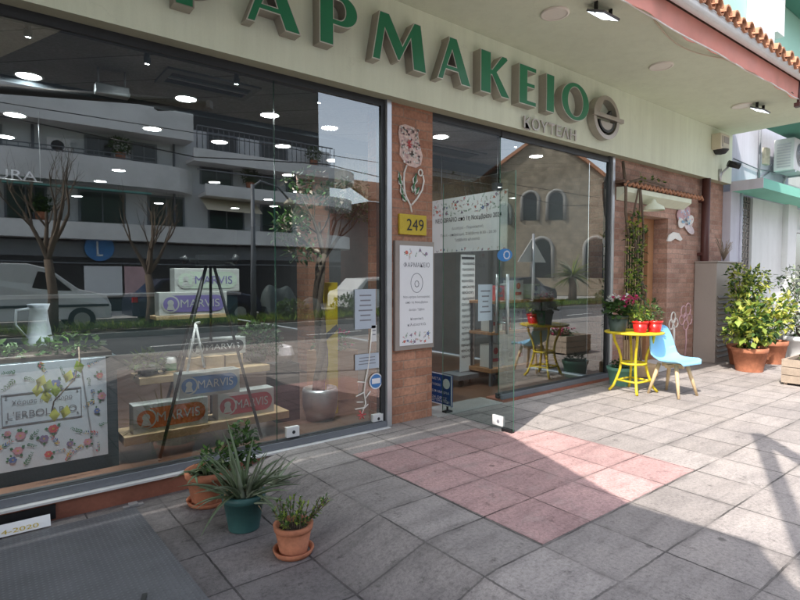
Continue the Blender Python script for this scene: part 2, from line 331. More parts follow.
# ------------------------------------------------------------------ helpers
class MB:
    def __init__(s): s.v = []; s.f = []; s.mi = []; s.sm = []
    def poly(s, pts, mi=0, sm=False):
        i = len(s.v); s.v += [tuple(p) for p in pts]; s.f.append(tuple(range(i, i+len(pts)))); s.mi.append(mi); s.sm.append(sm)
    def box(s, x0, x1, y0, y1, z0, z1, mi=0, faces=None):
        i = len(s.v)
        s.v += [(x0, y0, z0), (x1, y0, z0), (x1, y1, z0), (x0, y1, z0), (x0, y0, z1), (x1, y0, z1), (x1, y1, z1), (x0, y1, z1)]
        for k, q in enumerate(((0, 3, 2, 1), (4, 5, 6, 7), (0, 1, 5, 4), (1, 2, 6, 5), (2, 3, 7, 6), (3, 0, 4, 7))):
            s.f.append(tuple(i+a for a in q)); s.mi.append(faces.get(k, mi) if faces else mi); s.sm.append(False)
        return s
    def obox(s, c, ax, ay, az, mi=0):           # oriented box: centre and half axes
        c, ax, ay, az = map(Vector, (c, ax, ay, az)); i = len(s.v)
        for sx, sy, sz in ((-1, -1, -1), (1, -1, -1), (1, 1, -1), (-1, 1, -1), (-1, -1, 1), (1, -1, 1), (1, 1, 1), (-1, 1, 1)):
            s.v.append(tuple(c+ax*sx+ay*sy+az*sz))
        for q in ((0, 3, 2, 1), (4, 5, 6, 7), (0, 1, 5, 4), (1, 2, 6, 5), (2, 3, 7, 6), (3, 0, 4, 7)):
            s.f.append(tuple(i+a for a in q)); s.mi.append(mi); s.sm.append(False)
        return s
    def tube(s, pts, rad, n=8, mi=0, cap=True):
        pts = [Vector(p) for p in pts]; k = len(pts)
        if not isinstance(rad, (list, tuple)): rad = [rad]*k
        base = len(s.v); ref = None
        for j, p in enumerate(pts):
            d = (pts[min(j+1, k-1)]-pts[max(j-1, 0)]).normalized()
            if ref is None: ref = Vector((0, 0, 1)) if abs(d.z) < .9 else Vector((1, 0, 0))
            a = (ref-d*ref.dot(d)).normalized(); ref = a; b = d.cross(a)
            for q in range(n):
                t = 2*math.pi*q/n; s.v.append(tuple(p+(a*math.cos(t)+b*math.sin(t))*rad[j]))
        for j in range(k-1):
            for q in range(n):
                s.f.append((base+j*n+q, base+j*n+(q+1) % n, base+(j+1)*n+(q+1) % n, base+(j+1)*n+q)); s.mi.append(mi); s.sm.append(True)
        if cap:
            s.f.append(tuple(base+q for q in range(n))[::-1]); s.mi.append(mi); s.sm.append(False)
            s.f.append(tuple(base+(k-1)*n+q for q in range(n))); s.mi.append(mi); s.sm.append(False)
        return s
    def lathe(s, c, prof, n=28, mi=0, sm=True):
        base = len(s.v); k = len(prof)
        for r, z in prof:
            for q in range(n):
                t = 2*math.pi*q/n; s.v.append((c[0]+r*math.cos(t), c[1]+r*math.sin(t), c[2]+z))
        for j in range(k-1):
            for q in range(n):
                s.f.append((base+j*n+q, base+j*n+(q+1) % n, base+(j+1)*n+(q+1) % n, base+(j+1)*n+q)); s.mi.append(mi); s.sm.append(sm)
        return s
    def disc(s, c, r, ax=(1, 0, 0), ay=(0, 1, 0), n=24, mi=0, ry=None):
        c = Vector(c); ax = Vector(ax); ay = Vector(ay); ry = ry or r
        s.poly([c+ax*r*math.cos(2*math.pi*q/n)+ay*ry*math.sin(2*math.pi*q/n) for q in range(n)], mi); return s
    def prism(s, pts, d, mi=0, mi_side=None):   # polygon extruded along d
        pts = [Vector(p) for p in pts]; d = Vector(d); n = len(pts); mi_side = mi if mi_side is None else mi_side
        s.poly(pts, mi); s.poly([p+d for p in pts][::-1], mi)
        for q in range(n):
            a, b = pts[q], pts[(q+1) % n]; s.poly([a, a+d, b+d, b][::-1], mi_side)
        return s
    def grid(s, fn, nu, nv, mi=0, sm=True):
        base = len(s.v)
        for i in range(nu+1):
            for j in range(nv+1): s.v.append(tuple(fn(i/nu, j/nv)))
        for i in range(nu):
            for j in range(nv):
                a = base+i*(nv+1)+j; s.f.append((a, a+nv+1, a+nv+2, a+1)); s.mi.append(mi); s.sm.append(sm)
        return s
    def leaf(s, p, d, up, L, w, mi=0, bend=.25):
        p, d, up = Vector(p), Vector(d).normalized(), Vector(up)
        side = d.cross(up)
        if side.length < 1e-3: side = d.cross(Vector((1, .3, 0)))
        side.normalize(); nn = side.cross(d)
        m = p+d*L*.5+nn*L*bend*.4; e = p+d*L-nn*L*bend*.3
        i = len(s.v); s.v += [tuple(p), tuple(m+side*w*.5), tuple(e), tuple(m-side*w*.5), tuple(m-nn*w*.12)]
        for q in ((0, 1, 4), (1, 2, 4), (2, 3, 4), (3, 0, 4)):
            s.f.append(tuple(i+a for a in q)); s.mi.append(mi); s.sm.append(True)
    def build(s, name, mats, parent=None, base=None, bevel=0):
        if not isinstance(mats, (list, tuple)): mats = [mats]
        me = bpy.data.meshes.new(name)
        if parent is not None: o0 = world_of(parent)
        elif base is not None: o0 = Vector(base)
        else:
            xs, ys, zs = zip(*s.v); o0 = Vector(((min(xs)+max(xs))/2, (min(ys)+max(ys))/2, min(zs)))
        me.from_pydata([tuple((Vector(p)-o0)*S) for p in s.v], [], s.f)
        for m in mats: me.materials.append(m)
        for p, mi, sm in zip(me.polygons, s.mi, s.sm): p.material_index = min(mi, len(mats)-1); p.use_smooth = sm
        o = bpy.data.objects.new(name, me); col.objects.link(o)
        if parent is not None: o.parent = parent; ORG[o.name] = o0
        else: o.location = o0*S; ORG[o.name] = o0
        if bevel:
            bm = bmesh.new(); bm.from_mesh(me); bmesh.ops.remove_doubles(bm, verts=bm.verts, dist=1e-5)
            bmesh.ops.bevel(bm, geom=[e for e in bm.edges if len(e.link_faces) == 2 and e.calc_face_angle(0) > .6], offset=bevel*S, segments=2, affect='EDGES', profile=.6)
            bm.to_mesh(me); bm.free()
        me.update(); return o
ORG = {}
def world_of(o): return ORG[o.name]          # every object keeps its own world origin; children sit at their parent's origin
def thing(name, label, cat, loc=(0, 0, 0), group=None):
    o = bpy.data.objects.new(name, None); col.objects.link(o); o.location = Vector(loc)*S; ORG[o.name] = Vector(loc)
    o.empty_display_size = .1
    return tag(o, label, cat, group)
def tag(o, label, cat, group=None):
    o['label'] = label; o['category'] = cat
    if group: o['group'] = group
    return o
def structure(o): o['kind'] = 'structure'; return o
def copy_tree(root, loc, rz=0, label=None):
    def cp(o, par):
        c = o.copy(); col.objects.link(c); c.parent = par
        for ch in [k for k in o.children]: cp(ch, c)
        return c
    c = cp(root, None); c.location = Vector(loc)*S; c.rotation_euler[2] = rz; ORG[c.name] = Vector(loc)
    if label: c['label'] = label
    return c
def text(body, parent, m, ll, width=None, height=.1, u=(1, 0, 0), v=(0, 0, 1), depth=.003, name='lettering', center=False, bold=0):
    """Lettering as a mesh: lower-left corner LL, running along U, rising along V, front face along -(u x v)... depth towards the reader."""
    cu = bpy.data.curves.new(name, 'FONT'); cu.body = body; cu.offset = bold; cu.extrude = 0
    o = bpy.data.objects.new(name, cu); col.objects.link(o); bpy.context.view_layer.update()
    me = bpy.data.meshes.new_from_object(o.evaluated_get(bpy.context.evaluated_depsgraph_get()))
    bpy.data.objects.remove(o); bpy.data.curves.remove(cu)
    xs = [p.co.x for p in me.vertices]; ys = [p.co.y for p in me.vertices]
    x0, x1, y0, y1 = min(xs), max(xs), min(ys), max(ys)
    kh = height/(y1-y0); kw = kh if width is None else width/(x1-x0)
    u, v = Vector(u).normalized(), Vector(v).normalized(); nrm = u.cross(v); ll = Vector(ll)
    if center: ll = ll-u*((x1-x0)*kw/2)
    mb = MB()
    mb.v = [tuple(ll+u*(p.co.x-x0)*kw+v*(p.co.y-y0)*kh+nrm*depth) for p in me.vertices]
    for p in me.polygons: mb.f.append(tuple(p.vertices)); mb.mi.append(0); mb.sm.append(False)
    bpy.data.meshes.remove(me)
    return mb.build(name, m, parent)
def outline_mesh(splines, x0, z0, w, h, y, d, off=0.0):
    """Filled 2D outline (list of closed point lists in unit coords) as MB extruded from y (front) to y+d."""
    cu = bpy.data.curves.new('o', 'CURVE'); cu.dimensions = '2D'; cu.fill_mode = 'BOTH'; cu.extrude = abs(d)/2; cu.offset = off
    for pts in splines:
        sp = cu.splines.new('POLY'); sp.points.add(len(pts)-1); sp.use_cyclic_u = True
        for q, (a, b) in zip(sp.points, pts): q.co = (a*w, b*h, 0, 1)
    o = bpy.data.objects.new('o', cu); col.objects.link(o); bpy.context.view_layer.update()
    me = bpy.data.meshes.new_from_object(o.evaluated_get(bpy.context.evaluated_depsgraph_get()))
    bpy.data.objects.remove(o); bpy.data.curves.remove(cu)
    mb = MB()
    mb.v = [(x0+p.co.x, y+d/2-p.co.z, z0+p.co.y) for p in me.vertices]
    for p in me.polygons: mb.f.append(tuple(p.vertices)); mb.mi.append(0); mb.sm.append(False)
    bpy.data.meshes.remove(me); return mb
def rnd(a, b): return random.uniform(a, b)
def rdir():
    while True:
        v = Vector((rnd(-1, 1), rnd(-1, 1), rnd(-1, 1)))
        if .05 < v.length < 1: return v.normalized()
def blobs(mb, centers, n, L, w, mis=(0,), inner=.25, droop=.0):
    tot = sum(r[0]*r[1]*r[2] for c, r in centers)
    for c, r in centers:
        k = max(6, int(n*(r[0]*r[1]*r[2])/tot))
        for _ in range(k):
            d = rdir(); q = inner+(1-inner)*rnd(0, 1)**.5
            p = Vector(c)+Vector((d.x*r[0], d.y*r[1], d.z*r[2]))*q
            dd = (d*.7+rdir()*.8+Vector((0, 0, -droop))).normalized()
            mb.leaf(p, dd, Vector((0, 0, 1))+rdir()*.5, L*rnd(.6, 1.3), w*rnd(.7, 1.25), random.choice(mis), rnd(-.1, .4))
def branch(mb, p, d, L, r, depth, spread=.6, mi=0, tips=None, up=.15, seg=3):
    p = Vector(p); d = Vector(d).normalized(); pts = [p]; rad = [r]
    for k in range(seg):
        d = (d+rdir()*.18+Vector((0, 0, up*.5))).normalized(); p = p+d*L/seg; pts.append(p); rad.append(r*(1-.45*(k+1)/seg))
    mb.tube(pts, rad, 6 if r > .03 else 4, mi, cap=False)
    if depth == 0:
        if tips is not None: tips.append((p, d))
        return
    for k in range(random.choice((2, 3))):
        nd = (d+rdir()*spread).normalized(); branch(mb, pts[random.choice((2, 3))], nd, L*rnd(.55, .8), rad[-1]*rnd(.6, .85), depth-1, spread, mi, tips, up, seg)

# ================================================================== GROUND
def gh(x, y):
    def c(t): return min(1, max(0, t))
    a = -.15*c((2.13-x)/.51); b = a
    t = c((y-1.7)/.9); return a*t+b*(1-t)
mb = MB()
xs = [-14, -6, -2, 0]+[.1*i for i in range(5, 31)]+[3.5, 5, 8, 12, 20, 40, 80]
ys = [-2.8, -1, 0]+[.1*i for i in range(5, 47)]+[4.75]
for i in range(len(xs)-1):
    for j in range(len(ys)-1):
        q = [(xs[i], ys[j]), (xs[i+1], ys[j]), (xs[i+1], ys[j+1]), (xs[i], ys[j+1])]
        mb.poly([(a, b, gh(a, b)) for a, b in q], 0, True)
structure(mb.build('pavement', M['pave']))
mb = MB(); mb.poly([(2.622, 1.953, .004), (4.64, 1.953, .004), (4.66, 2.42, .004), (4.645, 3.0, .004), (4.67, 3.36, .004), (4.52, 3.52, .004), (4.30, 3.60, .004),
                    (4.18, 3.72, .004), (4.10, 3.93, .004), (3.4, 3.99, .004), (2.622, 4.03, .004)])
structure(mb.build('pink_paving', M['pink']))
mb = MB(); mb.box(-14, 80, -2.95, -2.8, -.25, .003)
structure(mb.build('kerb', M['kerb'], bevel=.01))
mb = MB(); mb.poly([(-60, -60, -.2), (120, -60, -.2), (120, -2.9, -.2), (-60, -2.9, -.2)])
structure(mb.build('road', M['road']))
mb = MB(); mb.poly([(-200, -200, -.6), (300, -200, -.6), (300, 200, -.6), (-200, 200, -.6)])
structure(mb.build('ground', M['road']))
mb = MB()
for k in range(14): mb.box(-10+k*4.5, -8+k*4.5, -5.66, -5.54, -.199, -.196)
mb.box(-20, 60, -3.4, -3.3, -.199, -.196)
structure(mb.build('road_markings', M['white']))
mb = MB(); mb.box(-20, 60, -10.4, -8.3, -.25, -.04); structure(mb.build('verge', [M['kerb']]))
mb = MB()
mb.grid(lambda u, v: (-20+80*u, -10.25+1.8*v, -.02+.07*math.sin(u*300)*math.sin(v*9)*.5), 200, 8)
structure(mb.build('verge_soil', M['soil']))
mb = MB()
for _ in range(5200):
    x, y = rnd(-4, 32), rnd(-10.2, -8.45)
    for q in range(2): mb.leaf((x+rnd(-.05, .05), y, 0), (rnd(-.5, .5), rnd(-.5, .5), 1), (1, 0, 0), rnd(.12, .34), .05, random.choice((0, 0, 1)))
o = mb.build('grass', [M['leaf_mid'], M['leaf_fresh']]); o['kind'] = 'stuff'; tag(o, 'rough green grass growing on the strip between the carriageways', 'grass')
mb = MB(); mb.box(-40, 80, -19.4, -14.2, -.25, -.03); structure(mb.build('far_pavement', M['kerb']))

# ================================================================== PHARMACY BUILDING
GY = 4.6
bld = thing('pharmacy_building', 'pale sage green pharmacy with brick pillar, big shop windows and tiled overhang', 'building', (4, GY, 0))
def bp_(name, mb, m, bevel=0): return mb.build(name, m, bld, bevel=bevel)
# fascia / underside / soffit
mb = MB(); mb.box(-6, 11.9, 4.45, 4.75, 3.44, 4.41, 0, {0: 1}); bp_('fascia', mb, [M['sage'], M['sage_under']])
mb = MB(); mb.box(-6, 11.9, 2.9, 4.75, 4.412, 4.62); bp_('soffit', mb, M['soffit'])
mb = MB()
for i in range(9): mb.tube([(8.3+.02*i, 2.99, 4.40-.035*math.sin(i/8*math.pi)), (8.3+.16*(i+1)+.02*i, 2.99, 4.40-.035*math.sin((i+1)/8*math.pi))], .006, 5)
# loose cable under the soffit edge
mbc = MB(); mbc.tube([(5.9+.17*i, 3.02+.08*math.sin(i*.35), 4.40-.05*abs(math.sin(i*.3))) for i in range(13)], .008, 5); bp_('cable', mbc, M['cream'])
# body of the eave: boards, gutter, tiles
mb = MB(); mb.box(-6, 11.6, 2.91, 4.75, 4.625, 4.66); mb.box(-6, 11.6, 2.895, 2.905, 4.41, 4.62); bp_('eave_board', mb, M['mortar_brown'])
mb = MB(); mb.tube([(2, 2.80, 4.50), (11.2, 2.80, 4.685)], .062, 18); mb.tube([(2, 2.75, 4.545), (11.2, 2.75, 4.73)], .010, 6); mb.tube([(2, 2.765, 4.455), (11.2, 2.765, 4.64)], .006, 6); bp_('gutter', mb, M['white'])
mb = MB()
def rooftile(x, y0, z0, y1, z1, r0, r1, inv=False):
    k = 7
    def fn(u, v):
        t = math.pi*v; r = r0+(r1-r0)*u; y = y0+(y1-y0)*u; z = z0+(z1-z0)*u
        return (x+r*math.cos(t), y, z+(-1 if inv else 1)*r*math.sin(t)*1.1)
    mb.grid(fn, 1, k, 0); 
    def fn2(u, v):
        t = math.pi*v; r = r0-.018+(r1-r0)*u; y = y0+(y1-y0)*u; z = z0+(z1-z0)*u
        return (x+r*math.cos(t), y, z+(-1 if inv else 1)*r*math.sin(t)*1.1)
    mb.grid(fn2, 1, k, 0)
    for q in range(k):
        a, b = math.pi*q/k, math.pi*(q+1)/k; sg = -1 if inv else 1
        mb.poly([(x+r0*math.cos(a), y0, z0+sg*r0*1.1*math.sin(a)), (x+r0*math.cos(b), y0, z0+sg*r0*1.1*math.sin(b)), (x+(r0-.018)*math.cos(b), y0, z0+sg*(r0-.018)*1.1*math.sin(b)), (x+(r0-.018)*math.cos(a), y0, z0+sg*(r0-.018)*1.1*math.sin(a))])
for i in range(42):
    x = 1.5+i*.238
    for k in range(4):
        j, jz = rnd(-.02, .02), rnd(-.008, .008)
        rooftile(x+rnd(-.012, .012), 2.68+k*.5+j, 4.66+k*.16+jz, 2.68+(k+1)*.5+.06, 4.66+(k+1)*.16-.02, .092, .075)
        rooftile(x+.119, 2.71+k*.5, 4.70+k*.16, 2.71+(k+1)*.5+.06, 4.70+(k+1)*.16-.02, .082, .08, True)
bp_('roof', mb, M['tile'])
mb = MB(); mb.poly([(-6, 2.80, 4.655), (11.6, 2.80, 4.655), (11.6, 5.2, 5.40), (-6, 5.2, 5.40)]); bp_('roof_deck', mb, M['mortar_brown'])
mb = MB(); mb.box(-6, 30, 5.2, 5.5, 4.0, 12); bp_('upper_wall', mb, M['mint_wall'])
# pillar, plinth, walls
mb = MB(); mb.box(3.475, 4.08, GY, 5.0, -.1, 3.45); bp_('brick_pillar', mb, M['brick'])
mb = MB(); mb.box(-6, 3.42, 4.53, 4.9, -.3, -.014); bp_('plinth', mb, M['riser'])
mb = MB(); mb.box(-2, .41, 4.518, 4.529, -.135, -.03); bp_('vent', mb, M['black'])
mb = MB(); mb.box(-6, 3.42, 4.50, 4.72, -.014, .005); bp_('sill', mb, M['marble'], .003)
mb = MB(); mb.box(5.20, 7.82, 4.52, 4.8, -.06, .035); bp_('door_plinth', mb, M['riser'])
mb = MB(); mb.box(4.08, 5.2, 4.50, 4.9, -.06, .012); bp_('threshold', mb, M['kerb'])
mb = MB()
mb.box(7.80, 8.20, GY, 5.0, -.1, 3.45)
mb.box(8.20, 9.62, GY, 5.0, 2.62, 3.45); mb.box(9.62, 11.9, GY, 5.0, -.1, 3.45); mb.box(8.20, 9.62, 4.98, 5.0, -.1, 2.62)
bp_('brick_wall', mb, M['brick_small'])
mb = MB(); mb.box(8.20, 9.62, 4.4, 4.98, -.02, .10); bp_('step', mb, M['marble'], .01)
# interior shell
mb = MB(); mb.box(-6, 7.79, 4.76, 20, -.35, -.02, 0); bp_('shop_floor', mb, M['shop_floor'])
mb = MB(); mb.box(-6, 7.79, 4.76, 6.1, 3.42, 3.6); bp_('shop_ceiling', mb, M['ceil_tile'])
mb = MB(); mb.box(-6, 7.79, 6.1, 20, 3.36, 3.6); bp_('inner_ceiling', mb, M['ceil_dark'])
mb = MB(); mb.box(-6, 7.79, 19.9, 20, 0, 3.6); mb.box(-6.1, -6, 4.7, 20, -.3, 3.6); mb.box(7.79, 7.795, 5.0, 20, 0, 3.6); bp_('shop_wall', mb, M['interior_wall'])
mb = MB(); mb.box(4.35, 4.75, 8.0, 8.4, 0, 3.36); bp_('inner_column', mb, M['brick'])
mb = MB(); mb.box(4.2, 7.7, 6.6, 6.9, 2.62, 3.36); bp_('stone_beam', mb, M['stone'])
# windows: frame + pane
def pane(mb, x0, x1, y, z0, z1, t=.012):
    mb.box(x0, x1, y, y+t, z0, z1, 2, {2: 0, 4: 1})
def window(name, x0, x1, z0, z1, joints, gm='glass'):
    fr = MB()
    fr.box(x0, x1, GY-.01, GY+.07, z1, z1+.075)
    f = fr.build(name, M['frame_dark'], bld)
    fs = MB(); fs.box(x0, x1, GY-.03, GY+.07, z0-.06, z0); fs.build('frame_sill', M['frame_dark'], f)
    xs = [x0]+joints+[x1]
    for a, b in zip(xs[:-1], xs[1:]):
        p = MB(); pane(p, a+(.004 if a != x0 else 0), b-(.004 if b != x1 else 0), GY+.01, z0, z1); p.build('pane', [M[gm], M['glass_in'], M['glass_edge']], f)
    return f
w1 = window('shop_window', -5.9, 3.36, .07, 3.37, [-.62, 2.17])
mb = MB(); mb.box(3.36, 3.41, GY-.01, GY+.08, 0, 3.44); mb.build('frame_stile', M['frame_dark'], w1)
mb = MB(); mb.box(3.41, 3.472, GY-.045, GY+.08, -.02, 3.44); mb.build('frame_trim', M['alu'], w1, bevel=.004)
mb = MB(); mb.box(-5.9, 3.40, GY-.05, GY-.03, .008, .066); mb.build('bottom_rail', M['frame_grey'], w1)
w2 = window('shop_window', 5.235, 7.69, .10, 3.35, [])
mb = MB(); mb.box(7.69, 7.735, GY-.02, GY+.08, .03, 3.44); mb.build('frame_stile', M['frame_dark'], w2)
mb = MB(); mb.box(7.735, 7.795, GY-.05, GY+.08, .03, 3.44); mb.build('frame_trim', M['alu'], w2, bevel=.004)
mb = MB(); mb.box(5.22, 7.74, GY-.06, GY-.03, .037, .098); mb.build('bottom_rail', M['frame_grey'], w2)
for y in (GY-.085, GY+.09):                         # pull handle straddling the edge of the fixed leaf
    mb = MB(); mb.tube([(5.275, y, .87), (5.275, y, 1.63)], .021, 12); mb.build('handle', M['alu'], w2)
for z in (1.01, 1.5): mb = MB(); mb.tube([(5.275, GY-.085, z), (5.275, GY+.09, z)], .012, 8); mb.build('handle_bracket', M['alu'], w2)
tr = MB(); pane(tr, 4.085, 5.23, GY+.01, 2.74, 3.36); tr.box(4.08, 5.235, GY, GY+.06, 3.36, 3.44, 3)
tr.build('transom_window', [M['glass_faint'], M['glass_in'], M['glass_edge'], M['frame_dark']], bld)
mb = MB(); mb.box(5.12, 5.24, GY-.015, GY+.05, 2.68, 2.77); mb.build('pivot_fitting', M['black'], bld)
for (x, z) in ((2.26, .12), (3.25, .085)):           # clamps at the foot of the panes
    mb = MB(); mb.box(x, x+.13, GY-.012, GY+.035, z-.035, z+.06); f = mb.build('glass_clamp', M['white'], w1, bevel=.004)
    m2 = MB(); m2.disc((x+.07, GY-.0125, z+.01), .017, (1, 0, 0), (0, 0, 1), 14); m2.build('clamp_lock', M['ink'], f)
# open glass door leaf, swung out square to the front
dr = MB(); dr.box(4.262, 4.274, 3.56, 4.62, .02, 2.66, 2, {5: 0, 3: 1}); d = dr.build('glass_door', [M['glass_leaf'], M['glass_in'], M['glass_edge']], bld)
mb = MB(); mb.box(4.245, 4.29, 3.565, 3.70, .0, .035); mb.build('bottom_fitting', M['black'], d)
mb = MB(); mb.box(4.25, 4.287, 3.69, 3.83, .045, .15); mb.build('door_lock', M['white'], d, bevel=.004)
mb = MB(); mb.disc((4.2495, 3.75, .09), .02, (0, -1, 0), (0, 0, 1), 14); mb.build('lock_cylinder', M['ink_grey'], d)
mb = MB(); mb.disc((4.2605, 3.69, 1.82), .1, (0, -1, 0), (0, 0, 1), 28, 0, .065); s_ = mb.build('sticker', M['blue_mid'], d)
mb = MB()
for k in range(20):
    a = 2*math.pi*k/20; b = a+.2
    mb.poly([(4.2595, 3.66-.045*math.cos(a), 1.82+.045*math.sin(a)), (4.2595, 3.66-.045*math.cos(b), 1.82+.045*math.sin(b)), (4.2595, 3.66-.03*math.cos(b), 1.82+.03*math.sin(b)), (4.2595, 3.66-.03*math.cos(a), 1.82+.03*math.sin(a))])
mb.build('sticker_print', M['paper'], s_)
# side door: wooden frame, grille, reveal
mb = MB(); mb.box(8.22, 8.36, 4.84, 4.97, .1, 2.62); mb.box(9.40, 9.60, 4.84, 4.97, .1, 2.62); mb.box(8.36, 9.40, 4.84, 4.97, 2.46, 2.62)
sd = mb.build('side_door', M['wood_mid'], bld, bevel=.006)
mb = MB(); mb.box(8.36, 9.40, 4.93, 4.95, .1, 2.46); mb.build('door_pane', M['pane_dark'], sd)
mb = MB()
for i in range(12): mb.box(8.40+.085*i, 8.414+.085*i, 4.885, 4.90, .1, 2.46)
for z in (.6, 1.1, 1.6, 2.1): mb.box(8.36, 9.40, 4.88, 4.892, z, z+.016)
mb.box(8.38, 9.38, 4.90, 4.925, .1, .5)
mb.build('door_grille', M['wood'], sd)
# small tiled canopy over the side door
cp = MB()
cp.prism([(7.90, 4.59, 3.0), (7.90, 4.44, 2.985), (7.90, 4.44, 2.91), (7.90, 4.59, 2.80)], (2.25, 0, 0))
c_ = cp.build('door_canopy', M['sage'], bld)
mb = MB()
for i in range(20):
    x = 7.86+i*.135
    mb.obox((x+.034, 4.42, 3.035), (.038, 0, .034), (0, .015, 0), (-.008, 0, .010)); mb.obox((x+.101, 4.42, 3.035), (.038, 0, -.034), (0, .015, 0), (.008, 0, .010))
mb.build('canopy_trim', M['tile'], c_)
mb = MB(); mb.box(7.82, 10.56, 4.43, 4.59, 3.045, 3.085); mb.build('canopy_roof', M['mortar_brown'], c_)
mb = MB(); mb.lathe((8.75, 4.42, 2.68), [(.17, 0), (.15, .06), (.05, .12), (.02, .18)], 16); mb.build('canopy_lamp', M['sage'], c_)
# downpipe
mb = MB(); mb.tube([(10.88, 4.50, 1.0), (10.88, 4.50, 3.44)], .075, 14); mb.box(10.79, 10.97, 4.5, 4.6, 2.0, 2.05); mb.box(10.79, 10.97, 4.5, 4.6, 3.0, 3.05); bp_('downpipe', mb, M['pipe_brown'])
# recessed lamps in the soffit, floodlights
for x in (-2.6, -.1, 2.42, 4.94, 7.27, 9.99):
    mb = MB(); mb.lathe((x, 3.61, 4.39), [(.15, .021), (.15, .004), (.13, 0), (.125, .004)], 28); mb.disc((x, 3.61, 4.396), .128); bp_('recessed_lamp', mb, M['disc_off'])
def floodlight(x, y, lab):
    t = thing('floodlight', lab, 'floodlight', (x, y, 4.41))
    mb = MB(); mb.obox((x, y, 4.315), (.15, 0, 0), (0, .10, .045), (0, -.005, .012)); mb.build('housing', M['frame_grey'], t, bevel=.006)
    mb = MB(); c = Vector((x, y, 4.315)); n_ = Vector((0, .41, -.91)).normalized()*.0145
    a, b = Vector((.138, 0, 0)), Vector((0, .092, .0414))
    mb.poly([c+n_-a-b, c+n_+a-b, c+n_+a+b, c+n_-a+b]); mb.build('lens', M['flood'], t)
    for q in (-.14, .13): mb = MB(); mb.box(x+q, x+q+.01, y-.02, y+.02, 4.30, 4.41); mb.build('bracket', M['black'], t)
floodlight(5.2, 3.2, 'lit square floodlight under the soffit beside the pink awning cloth, above the last sign letters')
floodlight(10.13, 3.39, 'lit square floodlight under the far right end of the soffit')

# ------------------------------------------------------------------ pharmacy sign
sg = thing('pharmacy_sign', 'large green raised Greek letters with steel sides spelling pharmacy along the fascia', 'shop sign', (4.2, 4.45, 3.7))
def arc(cx, cy, rx, ry, a0, a1, n=22): return [(cx+rx*math.cos(R(a0+(a1-a0)*i/n)), cy+ry*math.sin(R(a0+(a1-a0)*i/n))) for i in range(n+1)]
LET = {
 'Α': [[(0, 0), (.335, .93), (.33, 1), (.56, 1), (1, 0), (.70, 0), (.60, .25), (.245, .25), (.155, 0)], [(.29, .36), (.555, .36), (.425, .70)]],
 'Ρ': [[(0, 0), (.36, 0), (.36, .40), (.55, .40)]+arc(.60, .70, .40, .30, -88, 88)+[(.55, 1), (0, 1)], [(.36, .52), (.50, .52)]+arc(.52, .70, .15, .18, -85, 85)+[(.36, .88)]],
 'Μ': [[(0, 0), (.13, 1), (.30, 1), (.54, .44), (.76, 1), (.89, 1), (1, 0), (.75, 0), (.695, .62), (.49, .10), (.455, .10), (.225, .66), (.14, 0)]],
 'Κ': [[(0, 0), (.36, 0), (.36, .46), (.40, .46), (.74, 0), (1.08, 0), (.58, .56), (.98, .93), (.93, 1), (.76, 1), (.40, .60), (.36, .60), (.36, 1), (0, 1)]],
 'Ε': [[(0, 0), (1, 0), (1.0, .13), (.48, .13), (.48, .46), (.92, .46), (.92, .58), (.48, .58), (.48, .87), (1, .87), (1, 1), (0, 1)]],
 'Ι': [[(0, 0), (1, 0), (.97, .5), (1, 1), (0, 1), (.03, .5)]],
 'Ο': [arc(.5, .5, .5, .53, 0, 360, 40)[:-1], arc(.5, .5, .27, .40, 0, 360, 40)[:-1]],
 'Φ': [arc(.5, .5, .5, .36, 0, 360, 40)[:-1]],
}
lets = [('Φ', 1.0, .62), ('Α', 1.80, .50), ('Ρ', 2.485, .41), ('Μ', 3.06, .69), ('Α', 3.905, .505), ('Κ', 4.565, .47), ('Ε', 5.235, .325), ('Ι', 5.765, .165), ('Ο', 6.085, .63)]
for ch, x, w in lets:
    h, z = .475, 3.705
    if ch == 'Φ':
        sp = [arc(.5, .5, .5, .36, 0, 360, 40)[:-1], arc(.40, .5, .16, .25, 90, 270, 16), arc(.60, .5, .16, .25, -90, 90, 16)]
        a = outline_mesh(sp, x, z, w, h, 4.33, .12); 
        a2 = outline_mesh([[(.38, -.08), (.62, -.08), (.62, 1.08), (.38, 1.08)]], x, z, w, h, 4.327, .123)
        o_ = a.build('letter', M['steel'], sg); a2.build('letter_stem', M['steel'], o_)
        outline_mesh([[(.40, -.07), (.60, -.07), (.60, 1.07), (.40, 1.07)]], x, z, w, h, 4.322, .004).build('letter_face', M['sign_green'], o_)
        continue
    a = outline_mesh(LET[ch], x, z, w, h, 4.33, .12); o_ = a.build('letter', M['steel'], sg)
    outline_mesh(LET[ch], x, z, w, h, 4.3265, .004, 0).build('letter_rim', M['steel_light'], o_)
    outline_mesh(LET[ch], x, z, w, h, 4.322, .006, -.009).build('letter_face', M['sign_green'], o_)
    mb = MB(); mb.box(x+w*.3, x+w*.3+.01, 4.45-.01, 4.45, z+.2, z+.21)
t_ = text('ΚΟΥΤΕΛΗ', sg, M['steel'], (5.44, 4.44, 3.462), 1.11, .148, depth=.03, name='small_lettering')
m_ = t_.modifiers.new('thick', 'SOLIDIFY'); m_.thickness = .02*S; m_.offset = -1
